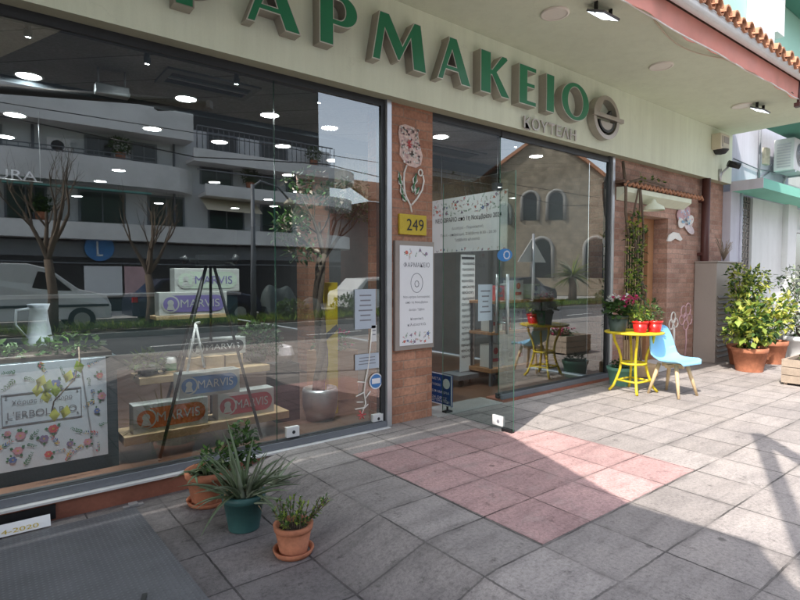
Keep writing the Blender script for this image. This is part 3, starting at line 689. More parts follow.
# emblem: ring with a bowl, a bar and a leaf-shaped wedge
ring = outline_mesh([arc(0, 0, .335, .305, 0, 360, 48)[:-1], arc(.0, .0, .265, .245, 0, 360, 48)[:-1]], 7.18, 3.875, 1, 1, 4.33, .11)
em = ring.build('emblem', M['steel'], sg)
outline_mesh([[(-.36, -.02), (.42, -.02), (.42, .035), (-.36, .035)]], 7.18, 3.875, 1, 1, 4.31, .05).build('emblem_bar', M['steel'], em)
outline_mesh([[(-.20, -.05)]+arc(0, -.05, .20, .16, 180, 360, 20)+[(.20, -.05), (.175, -.05)]+arc(0, -.05, .165, .125, 360, 180, 20)+[(-.175, -.05)]], 7.18, 3.875, 1, 1, 4.33, .06).build('emblem_bowl', M['black'], em)
outline_mesh([arc(0, -.06, .17, .13, 180, 360, 20)], 7.18, 3.875, 1, 1, 4.335, .02).build('emblem_bowl_face', M['steel'], em)
outline_mesh([[(.02, .04), (.13, .04), (.11, .12)]], 7.18, 3.875, 1, 1, 4.33, .05).build('emblem_wedge', M['black'], em)
outline_mesh([[(-.29, .05), (-.12, .27), (-.07, .25), (-.18, .05)]], 7.18, 3.875, 1, 1, 4.335, .05).build('emblem_leaf', M['steel'], em)

# ------------------------------------------------------------------ awning cloth and added shade canopy
aw = thing('awning_valance', 'pink awning cloth hanging along the front edge of the tiled overhang', 'awning', (7.5, 2.86, 4.6))
def vfn(u, v):
    x = 1.2+8.95*u; return (x, 2.88+.012*math.sin(x*9)*v+.02*math.sin(x*2.1)*v, 4.535+.02*(x-5.7)-(.25+.008*math.sin(x*3.3)+.006*math.sin(x*11)+.012*u)*v)
mb = MB(); mb.grid(vfn, 120, 6); mb.grid(lambda u, v: tuple(Vector(vfn(u, v))+Vector((0, -.006, 0))), 120, 6); mb.build('cloth', M['valance'], aw)
mb = MB(); mb.tube([(1.2+8.95*i/30, 2.875, vfn(i/30, 1)[2]) for i in range(31)], .009, 6); mb.build('hem', M['line_white'], aw)
mb = MB(); mb.tube([(10.16, 2.88, 4.66), (10.16, 2.88, 4.25)], .02, 8); mb.box(10.1, 10.2, 2.84, 2.92, 4.24, 4.3); mb.build('end_clip', M['pipe_brown'], aw)
big = thing('added_shade_canopy', 'unseen canvas sheet added overhead behind the viewer to shade the pavement', 'awning', (-2, 1, 4.3))  # unseen overhead sheet, added to block sun and sky
pl = [(1.13, 2.88), (.28, .64), (.35, -.14), (.18, -.25), (-.04, -.45), (-.3, -.9), (-.7, -2.0), (-9.5, -2.2), (-9.5, 2.88)]  # outline shaped to cast the shadow edge on the pavement
mb = MB(); mb.prism([(x, y, 4.33) for x, y in pl], (0, 0, .02)); mb.build('canvas', M['canvas'], big)
mb = MB()
for x in (-6, -3.5, -1, .1): mb.tube([(x, 2.85, 4.30), (x, -.25, 4.30)], .025, 8)
mb.tube([(-6.5, -1.0, 4.30), (-.5, -.75, 4.30)], .03, 8); mb.build('shade_canopy_arm', M['alu'], big)
mb = MB(); mb.tube([(.1, -.50, 4.26), (2.88, .69, 4.26)], .07, 10); mb.build('shadow_bar', M['frame_dark'], big)  # unseen bar and bracket added to throw the crossed shadow on the paving
mb = MB(); mb.obox((2.62, .44, 4.26), (.33, .30, 0), (-.04, .045, 0), (0, 0, .06)); mb.build('shadow_bar_bracket', M['frame_dark'], big)

# ================================================================== THINGS ON THE FRONT
t = thing('house_number', 'yellow ceramic house number plate 249 on the brick pillar', 'number plate', (3.77, 4.59, 2.05))
mb = MB(); mb.box(3.585, 3.965, 4.565, 4.598, 2.055, 2.275); mb.build('plate', M['num_yellow'], t, bevel=.006)
text('249', t, M['ink'], (3.68, 4.563, 2.10), .24, .125, depth=.002)
t = thing('wall_flower', 'pale pink mosaic poppy with wire-like white stems above the number plate', 'wall art', (3.75, 4.59, 2.3))
mb = MB()
pts = [(3.585, 3.13), (3.60, 3.21), (3.68, 3.235), (3.80, 3.22), (3.86, 3.15), (3.885, 3.03), (3.925, 2.93), (3.90, 2.83), (3.83, 2.79), (3.72, 2.80), (3.66, 2.84), (3.60, 2.90), (3.61, 3.0)]
mb.prism([(x, 4.585, z) for x, z in pts][::-1], (0, .014, 0)); f = mb.build('flower_head', M['petal'], t)
mb = MB()
for _ in range(240):
    x, z = rnd(3.61, 3.89), rnd(2.83, 3.2)
    if x-3.6 > .30-(z-2.8)*.1 or x < 3.62+max(0, (3.0-z))*.2: continue
    a = rnd(0, 3); r = rnd(.008, .016)
    mb.poly([(x+r*math.cos(a+q*1.57), 4.581, z+r*math.sin(a+q*1.57)) for q in range(4)][::-1], random.choice((0, 0, 1, 2)))
mb.build('mosaic_chip', [M['line_white'], M['rosepink'], M['petal']], f)['kind'] = 'stuff'
mb = MB()
for k in range(7):
    a = k*.9; mb.tube([(3.73, 4.58, 3.03), (3.73+.03*math.cos(a), 4.576, 3.03+.05*math.sin(a))], .006, 5)
mb.build('flower_centre', M['flow_red'], f)
mb = MB()
P_ = [(3.70, 2.80), (3.665, 2.72), (3.66, 2.62), (3.67, 2.52), (3.70, 2.45), (3.75, 2.38), (3.77, 2.30)]
mb.tube([(x, 4.59, z) for x, z in P_], .011, 6); mb.tube([(x, 4.59, z) for x, z in [(3.77, 2.38), (3.85, 2.46), (3.92, 2.56), (3.945, 2.66), (3.93, 2.72)]], .011, 6)
mb.tube([(3.895+.03*math.cos(a/9*6.28), 4.59, 2.745+.035*math.sin(a/9*6.28)) for a in range(10)], .010, 6)
mb.build('stem', M['line_white'], t)
for (x, z, a, L) in ((3.63, 2.57, 2.0, .11), (3.65, 2.47, 1.9, .11), (3.80, 2.60, 1.3, .14), (3.785, 2.52, 1.4, .12), (3.69, 2.41, 2.3, .1), (3.82, 2.50, 1.0, .1), (3.61, 2.63, 1.8, .09)):
    mb = MB(); c, s_ = math.cos(a), math.sin(a)
    mb.tube([(x, 4.588, z), (x+c*L*.4-s_*L*.22, 4.588, z+s_*L*.4+c*L*.22), (x+c*L, 4.588, z+s_*L), (x+c*L*.4+s_*L*.22, 4.588, z+s_*L*.4-c*L*.22), (x, 4.588, z)], .009, 5)
    mb.tube([(x, 4.588, z), (x+c*L*.9, 4.588, z+s_*L*.9)], .012, 5, 1)
    mb.build('leaf', [M['line_white'], M['flow_green']], t)

def flower_prints(mb, u0, u1, v0, v1, n, size, P, keep=lambda u, v: True, mis=(0, 1, 2, 3, 4, 5)):
    """Small printed flowers and sprigs; P(u,v,k) lifts sheet coordinates to a point k sheets above the paper."""
    placed = []
    for _ in range(n*12):
        if len(placed) >= n: break
        u, v = rnd(u0, u1), rnd(v0, v1)
        if not keep(u, v) or any((u-a)**2+(v-b)**2 < (size*1.75)**2 for a, b in placed): continue
        placed.append((u, v)); kind = random.choice((0, 0, 1, 2)); s = size*rnd(.65, 1.1)
        if kind == 0:
            c = random.choice((0, 1, 2, 2, 5)); 
            for k in range(6):
                a = k*1.047+rnd(-.2, .2); cx, cy = u+math.cos(a)*s*.45, v+math.sin(a)*s*.45
                mb.poly([P(cx+s*.38*math.cos(q*.785), cy+s*.32*math.sin(q*.785), 1+k*.12) for q in range(8)], c)
            mb.poly([P(u+s*.2*math.cos(q*1.05), v+s*.2*math.sin(q*1.05), 2) for q in range(6)], 4)
            for k in range(3):
                a = rnd(0, 6.28); mb.poly([P(u+s*.7*math.cos(a), v+s*.7*math.sin(a), .6), P(u+s*1.1*math.cos(a+.25), v+s*1.1*math.sin(a+.25), .6), P(u+s*1.4*math.cos(a), v+s*1.4*math.sin(a), .6), P(u+s*1.1*math.cos(a-.25), v+s*1.1*math.sin(a-.25), .6)], 3)
        else:
            a0 = rnd(0, 6.28); L = s*2.2; cx, cy = u-math.cos(a0)*L/2, v-math.sin(a0)*L/2
            for k in range(7):
                f = k/6; px, py = cx+math.cos(a0)*L*f, cy+math.sin(a0)*L*f
                for sg_ in (-1, 1):
                    a = a0+sg_*rnd(.6, 1.0); l_ = s*rnd(.45, .8)*(1.1-f*.5)
                    c = 3 if kind == 1 else random.choice((3, 0, 1, 4))
                    mb.poly([P(px, py, 1), P(px+l_*.5*math.cos(a+.4), py+l_*.5*math.sin(a+.4), 1), P(px+l_*math.cos(a), py+l_*math.sin(a), 1), P(px+l_*.5*math.cos(a-.4), py+l_*.5*math.sin(a-.4), 1)], c)
FL = [M['flow_blue'], M['flow_red'], M['flow_pink'], M['flow_green'], M['flow_yel'], M['flow_vio']]
# framed notice on the pillar
t = thing('framed_notice', 'tall white notice in a thin frame with printed flowers hanging on the brick pillar', 'poster', (3.8, 4.59, .82))
mb = MB(); mb.box(3.52, 4.07, 4.556, 4.60, .80, 1.985, 0); mb.build('frame', M['taupe'], t, bevel=.004)
mb = MB(); mb.box(3.575, 4.045, 4.548, 4.556, .85, 1.935); mb.build('sheet', M['paper'], t)
PP = lambda u, v, k: (u, 4.5475-.0006*k, v)
mb = MB(); flower_prints(mb, 3.66, 3.96, 1.82, 1.89, 8, .028, PP); flower_prints(mb, 3.62, 4.0, .88, .98, 16, .024, PP); mb.build('flower_print', FL, t)
text('ΦΑΡΜΑΚΕΙΟ', t, M['ink_grey'], (3.625, 4.547, 1.70), .37, .055, depth=.001)
mb = MB()
mb.tube([(3.81+.085*math.cos(q/24*6.283), 4.5465, 1.53+.105*math.sin(q/24*6.283)) for q in range(25)], .003, 4)
mb.tube([(3.81+.03*math.cos(q/8*6.283), 4.5465, 1.52+.035*math.sin(q/8*6.283)) for q in range(9)], .004, 4); mb.build('ring_print', M['ink_grey'], t)
for z, w, s_ in ((1.36, .38, 'Νέο ωράριο λειτουργίας'), (1.30, .32, 'από 1η Νοεμβρίου'), (1.22, .22, 'Δευτέρα - Σάββατο'), (1.12, .18, 'Κυριακή'), (1.06, .26, 'κλειστά')):
    text(s_, t, M['ink_grey'], (3.81, 4.547, z), w, .032, depth=.001, center=True)

# papers and stickers on the window glass
def paper(name, lab, x0, x1, z0, z1, m, lines=0, y=GY-.004, cat='notice'):
    t = thing(name, lab, cat, ((x0+x1)/2, y, z0))
    mb = MB(); mb.box(x0, x1, y, y+.003, z0, z1); mb.build('sheet', M[m], t)
    if lines:
        mb = MB(); h = (z1-z0)/(lines+2)
        for k in range(lines):
            w = rnd(.4, .8)*(x1-x0); mb.box((x0+x1)/2-w/2, (x0+x1)/2+w/2, y-.001, y, z1-h*(k+1.4), z1-h*(k+1.4)+h*.28)
        mb.build('print', M['ink_grey'], t)
    return t
paper('notice', 'pale blue sheet taped to the right edge of the large window', 3.03, 3.29, 1.06, 1.47, 'notice_pale', 6)
paper('notice', 'small landscape blue notice low on the large window near its right edge', 3.03, 3.33, .64, .80, 'notice_pale', 3)
t = paper('sticker', 'white oval sticker near the right edge of the large window', 3.235, 3.30, .92, 1.09, 'white', 2, cat='sticker')
t = thing('sticker', 'round blue and white sticker low on the large window', 'sticker', (3.28, 4.59, .40))
mb = MB(); mb.disc((3.29, 4.594, .50), .085, (1, 0, 0), (0, 0, 1), 28); mb.build('badge', M['paper'], t)
mb = MB(); mb.disc((3.29, 4.593, .50), .072, (1, 0, 0), (0, 0, 1), 28); mb.build('badge_ring', M['blue_mid'], t)
mb = MB(); mb.box(3.235, 3.345, 4.590, 4.592, .475, .53); mb.build('badge_band', M['paper'], t)
# spray of chalk drawing on the glass (stem and flower)
t = thing('window_drawing', 'thin white flower stem drawn on the window glass, red bloom at its foot', 'drawing', (3.2, 4.6, .2))
mb = MB(); pts = [(3.24, 1.06), (3.22, .86), (3.19, .64), (3.16, .52), (3.14, .40), (3.16, .28), (3.11, .18)]
mb.tube([(x, 4.596, z) for x, z in pts], .007, 5)
for a, b in (((3.16, .5), (3.06, .52)), ((3.14, .4), (3.04, .37)), ((3.15, .33), (3.22, .40)), ((3.14, .24), (3.03, .24)), ((3.12, .22), (3.19, .27)), ((3.13, .3), (3.05, .31))): mb.tube([(a[0], 4.596, a[1]), (b[0], 4.596, b[1])], .006, 5)
mb.build('stem', M['line_white'], t)
mb = MB()
for k in range(6): mb.tube([(3.11, 4.596, .17), (3.11+.05*math.cos(k*1.05), 4.596, .17+.05*math.sin(k*1.05))], .007, 5)
mb.build('bloom', M['flow_red'], t)
# speaker and camera on the fascia, socket pipe
t = thing('alarm_siren', 'beige alarm siren box with dark lamp beneath, high on the fascia near its end', 'siren', (11.1, 4.45, 3.9))
mb = MB(); mb.box(10.92, 11.32, 4.28, 4.45, 3.98, 4.27); mb.build('housing', M['cream'], t, bevel=.02)
mb = MB(); mb.box(10.98, 11.02, 4.277, 4.28, 4.02, 4.22); mb.box(11.06, 11.28, 4.275, 4.28, 4.10, 4.22); mb.build('housing_vent', M['taupe'], t)
mb = MB(); mb.lathe((11.12, 4.36, 3.985), [(.001, -.09), (.09, -.07), (.13, -.02), (.14, 0)], 18); mb.build('strobe', M['ink'], t)
t = thing('security_camera', 'small black security camera on a bracket under the siren box', 'camera', (11.4, 4.45, 3.6))
mb = MB(); mb.tube([(11.42, 4.34, 3.77), (11.55, 4.18, 3.71)], .062, 12); mb.build('body', M['black'], t)
mb = MB(); mb.tube([(11.38, 4.45, 3.55), (11.38, 4.40, 3.62), (11.44, 4.33, 3.72)], .02, 8); mb.tube([(11.30, 4.43, 3.44), (11.30, 4.43, 3.66)], .03, 8); mb.build('bracket', M['alu'], t)
# 24h sign in the doorway
t = thing('opening_sign', 'small dark blue notice board with white text standing at the doorway', 'sign', (4.3, 4.6, .0))
Rz = lambda y, z, k=0: (4.30-.002-k, y, z)
mb = MB(); mb.box(4.30, 4.315, 4.50, 4.86, .085, .455); mb.build('board', M['blue_sign'], t)
mb = MB(); mb.box(4.296, 4.30, 4.50, 4.512, .085, .455); mb.box(4.296, 4.30, 4.50, 4.86, .445, .455); mb.box(4.296, 4.30, 4.50, 4.86, .085, .097); mb.build('board_trim', M['paper'], t)
mb = MB(); mb.disc((4.2965, 4.59, .345), .06, (0, -1, 0), (0, 0, 1), 20); mb.build('badge', M['paper'], t)
for z, s_, w in ((.37, 'ΜΕΣΑ', .15), (.30, 'ΤΗΛΕΦΩΝΟ', .15), (.22, 'ΕΦΗΜΕΡΙΑ', .30), (.15, '24 ΩΡΕΣ', .26), (.115, 'ΔΕΥΤΕΡΑ ΚΥΡΙΑΚΗ', .3)):
    text(s_, t, M['paper'], (4.2985, 4.84, z), w, .032, (0, -1, 0), depth=.001)
mb = MB(); mb.box(4.26, 4.36, 4.55, 4.62, .012, .03); mb.tube([(4.31, 4.585, .03), (4.31, 4.585, .09)], .012, 8); mb.build('stand', M['black'], t)
# paper strip at the foot of the plinth, metal bits
t = thing('paper_strip', 'long white printed strip lying against the plinth beside the tread plate', 'strip', (0, 4.4, -.12))
mb = MB(); mb.obox((-.68, 4.44, -.105), (1.05, 0, 0), (0, .02, .035), (0, -.002, .001)); mb.build('sheet', M['paper'], t)
text('ΕΠΙΔΟΤΟΥΜΕΝΗ ΔΡΑΣΗ   ΕΣΠΑ 2014-2020', t, M['num_yellow'], (-1.2, 4.42, -.127), 1.5, .03, (1, 0, 0), (0, .4, .7), depth=.004)
o = MB(); o.prism([(-7, 1.2, -.138), (.99, 1.2, -.138), (.905, 4.38, -.138), (-7, 4.40, -.138)], (0, 0, -.012))
structure(o.build('tread_plate', M['plate']))
mb = MB(); mb.box(.83, .97, 4.41, 4.45, -.149, -.136); mb.box(.87, .93, 4.40, 4.46, -.136, -.122); tag(mb.build('floor_bracket', M['alu'], base=(.89, 4.43, -.149)), 'small pale metal bracket on the ground at the corner of the tread plate', 'bracket')
mb = MB(); mb.obox((.66, 3.06, -.13), (.02, .055, 0), (.012, -.004, 0), (0, 0, .008)); tag(mb.build('plate_slot', M['black'], base=(.66, 3.06, -.138)), 'small black lifting slot in the tread plate', 'slot')

# ================================================================== POTS BY THE WINDOW
def pot_profile(r0, r1, h, rim, lip=.02): return [(.001, 0), (r0, 0), (r0, .005), (r0+(r1-r0)*.8, h*.8), (r1-lip*.35, h*.8), (r1, h*.82), (r1+lip*.3, h), (r1-lip, h), (r1-lip*1.2, h-.05), (.001, h-.05)]
def potted(name, lab, cat, loc, r0, r1, h, m, saucer=None):
    t = thing(name, lab, cat, loc)
    mb = MB(); mb.lathe(loc, pot_profile(r0, r1, h, 0), 32); p = mb.build('pot', M[m], t)
    mb = MB(); mb.disc((loc[0], loc[1], loc[2]+h-.035), r1-.02, n=20); mb.build('soil', M['soil'], p)
    if saucer:
        mb = MB(); mb.lathe(loc, [(.001, .002), (saucer, .002), (saucer+.015, .035), (saucer, .035), (saucer-.01, .012)], 28); mb.build('saucer', M[m], t)
    return t
def blade(mb, p, az, L, w, lift, mi=0, n=7, curl=.5):
    """succulent blade: thick triangular section that arches outward"""
    p = Vector(p); d = Vector((math.cos(az)*math.cos(lift), math.sin(az)*math.cos(lift), math.sin(lift))); side = Vector((-math.sin(az), math.cos(az), 0)); base = len(mb.v)
    for k in range(n+1):
        f = k/n; ww = w*(1-f**1.6)*.5+.001; up = side.cross(d)*-1
        mb.v += [tuple(p+side*ww+up*ww*.35), tuple(p-up*ww*.5), tuple(p-side*ww+up*ww*.35)]
        d = (d+Vector((0, 0, -curl/n))+Vector((math.cos(az), math.sin(az), 0))*.04).normalized(); p = p+d*L/n
    for k in range(n):
        for q in range(3):
            a = base+k*3; mb.f.append((a+q, a+(q+1) % 3, a+3+(q+1) % 3, a+3+q)); mb.mi.append(mi); mb.sm.append(True)
L1 = (1.43, 3.58, -.147)
t = potted('potted_aloe', 'spiky aloe in a dark teal plastic pot on the pavement', 'potted plant', L1, .105, .145, .25, 'teal_pot')
mb = MB(); c = Vector(L1)+Vector((0, 0, .20))
for k in range(64):
    a = rnd(0, 6.28); mb_r = rnd(.0, .11); lift = rnd(.1, 1.4)
    blade(mb, c+Vector((math.cos(a)*mb_r, math.sin(a)*mb_r, rnd(-.01, .06))), a+rnd(-.3, .3), rnd(.22, .42)*(1 if lift < 1.1 else 1.1), rnd(.028, .048), lift, random.choice((0, 0, 0, 1, 1)), curl=rnd(-.3, 1.3))
for a, L in ((1.9, .58), (2.3, .50), (.6, .44)): blade(mb, c, a, L, .035, 1.42, 0, curl=.1)
for k in range(14): blade(mb, c+Vector((rnd(-.08, .08), rnd(-.08, .08), rnd(0, .08))), rnd(0, 6.28), rnd(.12, .26), .022, rnd(-.1, .9), 2, curl=1.9)
mb.build('foliage', [M['leaf_aloe'], M['leaf_grey'], M['wood']], t)
L2 = (1.38, 4.16, -.147)
t = potted('potted_succulent', 'dark leafy succulent in a terracotta pot tucked behind the teal pot', 'potted plant', L2, .12, .17, .26, 'terra', .15)
mb = MB(); c = Vector(L2)+Vector((0, 0, .24))
for k in range(34): blade(mb, c+Vector((rnd(-.13, .13), rnd(-.1, .1), 0)), rnd(0, 6.28), rnd(.14, .26), .03, rnd(.1, 1.2), 0, curl=.9)
blobs(mb, [((1.62, 4.05, .28), (.12, .1, .2)), ((1.44, 4.1, .2), (.16, .12, .1))], 420, .055, .035, (1, 1, 2))
mb.build('foliage', [M['leaf_aloe'], M['leaf_dark'], M['leaf_mid']], t)
L3 = (1.86, 4.0, -.09)
t = thing('agave_offset', 'grey-green agave rosette growing from the pavement edge beside the potted succulent', 'plant', L3)
mb = MB()
for k in range(10): blade(mb, Vector(L3)+Vector((0, 0, .02)), rnd(0, 6.28), rnd(.16, .34), .045, rnd(.2, 1.3), 0, curl=.4)
mb.build('rosette', M['leaf_grey'], t)
L4 = (1.54, 3.05, -.147)
t = potted('potted_herb', 'low green herb in a small terracotta pot with saucer', 'potted plant', L4, .085, .12, .19, 'terra', .115)
mb = MB(); c = Vector(L4)+Vector((0, 0, .19))
for k in range(26):
    a = rnd(0, 6.28); r = rnd(0, .09); L = rnd(.06, .17); p0 = c+Vector((math.cos(a)*r, math.sin(a)*r, -.02)); d = Vector((math.cos(a)*rnd(.1, .7), math.sin(a)*rnd(.1, .7), 1)).normalized()
    if k > 20: p0 = c+Vector((.08, -.04, 0)); d = Vector((.5+rnd(-.25, .25), -.35+rnd(-.2, .2), .8)).normalized(); L = .19
    mb.tube([p0, p0+d*L], .003, 4, 2, cap=False)
    for q in range(15):
        f = rnd(.1, 1); mb.leaf(p0+d*L*f, d+rdir()*.9, Vector((0, 0, 1)), rnd(.028, .05), rnd(.010, .017), random.choice((0, 0, 1)))
mb.build('foliage', [M['leaf_mid'], M['leaf_fresh'], M['bark']], t)

# ================================================================== TABLE, CHAIR AND POTS BY THE SIDE DOOR
TX, TY = 7.16, 3.86; TZ = .845
t = thing('bistro_table', 'yellow metal bistro table with curved legs by the shop door', 'table', (TX, TY, 0))
mb = MB(); mb.lathe((TX, TY, TZ-.03), [(.001, 0), (.37, 0), (.385, .008), (.385, .026), (.37, .03), (.001, .03)], 40); mb.build('table_top', M['yellow'], t)
rp = [(.27, TZ-.03), (.265, .80), (.245, .70), (.19, .58), (.165, .48), (.16, .40), (.175, .30), (.215, .18), (.26, .07), (.315, 0.012)]
for k in range(4):
    a = R(38+90*k); mb = MB(); mb.tube([(TX+r*math.cos(a), TY+r*math.sin(a), z) for r, z in rp], .019, 8); mb.build('leg', M['yellow'], t)
mb = MB(); mb.tube([(TX+.165*math.cos(q/24*6.283), TY+.165*math.sin(q/24*6.283), .40) for q in range(25)], .016, 6); mb.build('ring', M['yellow'], t)
mb = MB()
for k in range(4):
    a, b = R(38+90*k), R(128+90*k); mb.tube([(TX+.225*math.cos(a), TY+.225*math.sin(a), .16), (TX+.225*math.cos(b), TY+.225*math.sin(b), .16)], .014, 6)
mb.build('stretcher', M['yellow'], t)
def flowers(mb, c, r, n, mi): 
    for _ in range(n):
        p = Vector(c)+Vector((rnd(-r, r), rnd(-r, r), rnd(-r*.5, r*.6)))
        for k in range(6): mb.leaf(p, rdir()+Vector((0, 0, .5)), (0, 0, 1), .045, .04, mi)
a = potted('potted_cyclamen', 'pink flowering plant in a dark green pot on the yellow table', 'potted plant', (6.98, 4.0, TZ), .10, .135, .22, 'dark_pot')
mb = MB(); c = (6.98, 4.0, TZ+.30); blobs(mb, [(c, (.19, .17, .11))], 170, .09, .07, (0, 0, 1)); flowers(mb, (7.04, 3.95, TZ+.40), .13, 26, 2); flowers(mb, (6.96, 4.0, TZ+.46), .10, 10, 3); mb.build('foliage', [M['leaf_dark'], M['leaf_mid'], M['bloom_pink'], M['leaf_white']], a)
a = potted('potted_herb', 'green sprigs in the red glazed pot next to the dark green pot', 'potted plant', (7.06, 3.72, TZ), .075, .105, .155, 'red_pot')
mb = MB(); blobs(mb, [((7.06, 3.74, TZ+.24), (.12, .12, .12))], 190, .055, .03, (0, 1)); mb.build('foliage', [M['leaf_mid'], M['leaf_fresh']], a)
a = potted('potted_herb', 'thin green stems in the red glazed pot closest to the blue chair', 'potted plant', (7.25, 3.62, TZ), .075, .105, .155, 'red_pot')
mb = MB(); blobs(mb, [((7.27, 3.65, TZ+.25), (.11, .11, .13))], 150, .055, .028, (0, 1)); mb.build('foliage', [M['leaf_mid'], M['leaf_aloe']], a)
a = potted('potted_plant', 'mint green pot with soil standing under the yellow table', 'potted plant', (7.48, 4.22, 0), .15, .20, .27, 'mint_pot')
mb = MB(); blobs(mb, [((7.48, 4.22, .30), (.16, .14, .06))], 120, .06, .03, (0,)); mb.build('foliage', [M['leaf_dark']], a)
mb = MB(); mb.obox((8.3, 4.35, .11), (.22, -.08, 0), (.05, .13, 0), (0, 0, .10)); tag(mb.build('stone_block', M['wood'], base=(8.3, 4.35, 0), bevel=.03), 'pale sandstone block on the ground behind the table legs', 'block')
# chair
CX, CY = 7.40, 3.43
t = thing('shell_chair', 'light blue moulded chair with four splayed pale wooden legs', 'chair', (CX, CY, 0))
fwd = Vector((-.12, -.99, 0)).normalized(); sid = Vector((-fwd.y, fwd.x, 0))
PRO = [(.27, .455, .20), (.255, .475, .235), (.20, .475, .26), (.10, .455, .27), (0, .445, .275), (-.09, .455, .28), (-.16, .50, .285), (-.20, .575, .28), (-.225, .66, .27), (-.245, .75, .25), (-.262, .84, .22), (-.27, .90, .17), (-.272, .925, .11)]
def shell(off):
    def fn(u, v):
        i = u*(len(PRO)-1); k = min(int(i), len(PRO)-2); f = i-k
        x, z, w = [PRO[k][q]*(1-f)+PRO[k+1][q]*f for q in range(3)]
        s = (v-.5)*2; up = u
        lift = .055*abs(s)**2.4*math.sin(min(1, u*1.6)*math.pi*.75) if u < .62 else 0
        fwdl = .10*abs(s)**2.2*max(0, min(1, (u-.35)*3))*(1-.35*u)
        p = Vector((CX, CY, 0))+fwd*(x+fwdl+.0)+sid*(s*w)+Vector((0, 0, z+lift))
        return tuple(p+(Vector((0, 0, -1)) if u < .4 else -fwd)*off)
    return fn
mb = MB(); mb.grid(shell(0), 40, 18); mb.grid(shell(.018), 40, 18)
fa, fb = shell(0), shell(.018)
for k in range(40):
    for v in (0, 1): mb.poly([fa(k/40, v), fa((k+1)/40, v), fb((k+1)/40, v), fb(k/40, v)], 0, True)
for k in range(18):
    for u in (0, 1): mb.poly([fa(u, k/18), fa(u, (k+1)/18), fb(u, (k+1)/18), fb(u, k/18)], 0, True)
mb.build('shell', M['blue_shell'], t)
for sx, sy in ((1, 1), (1, -1), (-1, 1), (-1, -1)):
    a = Vector((CX, CY, .425))+fwd*.12*sx+sid*.12*sy; b = Vector((CX, CY, .0))+fwd*.22*sx+sid*.21*sy
    mb = MB(); mb.tube([a, a*.5+b*.5, b], [.026, .024, .016], 12); mb.build('leg', M['leg_wood'], t)
mb = MB()
mb.obox((CX, CY, .40), fwd*.15, sid*.02, (0, 0, .028)); mb.obox((CX, CY, .395), sid*.15, fwd*.02, (0, 0, .022)); mb.build('leg_brace', M['leg_wood'], t)
# climbing vine on the wall beside the side door
t = thing('climbing_vine', 'green climbing vine growing up the brick beside the side door and along its canopy', 'vine', (8.2, 4.5, 0))
mb = MB()
for k in range(3):
    p = [(8.25+.1*k, 4.45, 0)]
    for q in range(1, 12): p.append((8.25+.1*k+.09*math.sin(q*1.3+k)-.03*max(0, q-7), 4.43+.03*math.cos(q*2), q*.27))
    mb.tube(p, .016, 5)
mb.tube([(8.05, 4.46, 2.2), (7.92, 4.44, 2.6), (7.88, 4.42, 2.95), (7.92, 4.5, 3.38)], .022, 6, 0); mb.tube([(7.88, 4.42, 3.02), (8.3, 4.42, 3.14), (9.1, 4.43, 3.12)], .02, 6)
mb.build('stem', M['bark'], t)
mb = MB()
blobs(mb, [((8.22, 4.42, z), (.26-.05*abs(z-1.5), .12, .26)) for z in (.95, 1.2, 1.45, 1.7, 1.95, 2.2, 2.4)]+[((8.02, 4.40, 2.3), (.12, .08, .2)), ((8.6, 4.43, 3.14), (.6, .08, .07)), ((8.62, 4.40, 1.05), (.2, .12, .25)), ((8.05, 4.4, 1.3), (.16, .08, .4))], 640, .075, .05, (0, 1, 1, 2), .1)
mb.build('foliage', [M['leaf_mid'], M['leaf_fresh'], M['leaf_dark']], t)
# wall art beside the side door
t = thing('wall_flower', 'pearly mosaic flower high on the brick wall right of the side door', 'wall art', (10.2, 4.59, 2.2))
mb = MB()
for k, (a, L, w) in enumerate(((100, .36, .20), (60, .38, .2), (20, .40, .18), (-18, .42, .15), (140, .34, .2), (175, .24, .18))):
    c, s_ = math.cos(R(a)), math.sin(R(a)); pts = []
    for q in range(15):
        f = q/14*2*math.pi; u_, v_ = L*(.5-.5*math.cos(f)), w*.62*math.sin(f)*(.6+.4*(.5-.5*math.cos(f)))
        pts.append((10.18+c*u_-s_*v_, 4.578-.003*k, 2.55+s_*u_+c*v_))
    mb.prism(pts[:-1], (0, .015, 0), k % 3)
mb.build('petal', [M['pearl'], M['rosepink'], M['line_white']], t)
mb = MB()
for _ in range(60):
    a, r = rnd(0, 3.3)-.3, rnd(.05, .33); x, z = 10.18+r*math.cos(a), 2.55+r*math.sin(a); h_ = rnd(.012, .022); mb.poly([(x-h_, 4.555, z-h_), (x+h_, 4.555, z-h_*.5), (x+h_*.6, 4.555, z+h_), (x-h_, 4.555, z+h_*.7)], random.choice((0, 1, 2)))
mb.build('mosaic_chip', [M['line_white'], M['blue_shell'], M['rosepink']], t)['kind'] = 'stuff'
mb = MB(); mb.prism([(x, 4.57, z) for x, z in [(9.55, 2.22), (9.62, 2.33), (9.78, 2.39), (9.98, 2.38), (10.12, 2.28), (10.05, 2.24), (9.85, 2.28), (9.68, 2.22)]], (0, .02, 0)); mb.build('petal', M['line_white'], t)
t = thing('wall_flower', 'pink and white flower outline low on the brick wall behind the blue chair', 'wall art', (10.2, 4.59, .3))
mb = MB()
def loop(cx, cz, rx, rz): mb.tube([(cx+rx*math.cos(q/16*6.283), 4.594, cz+rz*math.sin(q/16*6.283)) for q in range(17)], .013, 5)
for cx, cz, rx, rz in ((10.28, .95, .10, .11), (10.46, .99, .10, .11), (10.22, .80, .10, .09), (10.52, .80, .10, .10), (10.38, .70, .10, .09), (10.36, .86, .06, .06)): loop(cx, cz, rx, rz)
mb.tube([(10.38, 4.588, .62), (10.40, 4.588, .4), (10.36, 4.588, .12)], .014, 5)
mb.build('bloom', M['rosepink'], t)
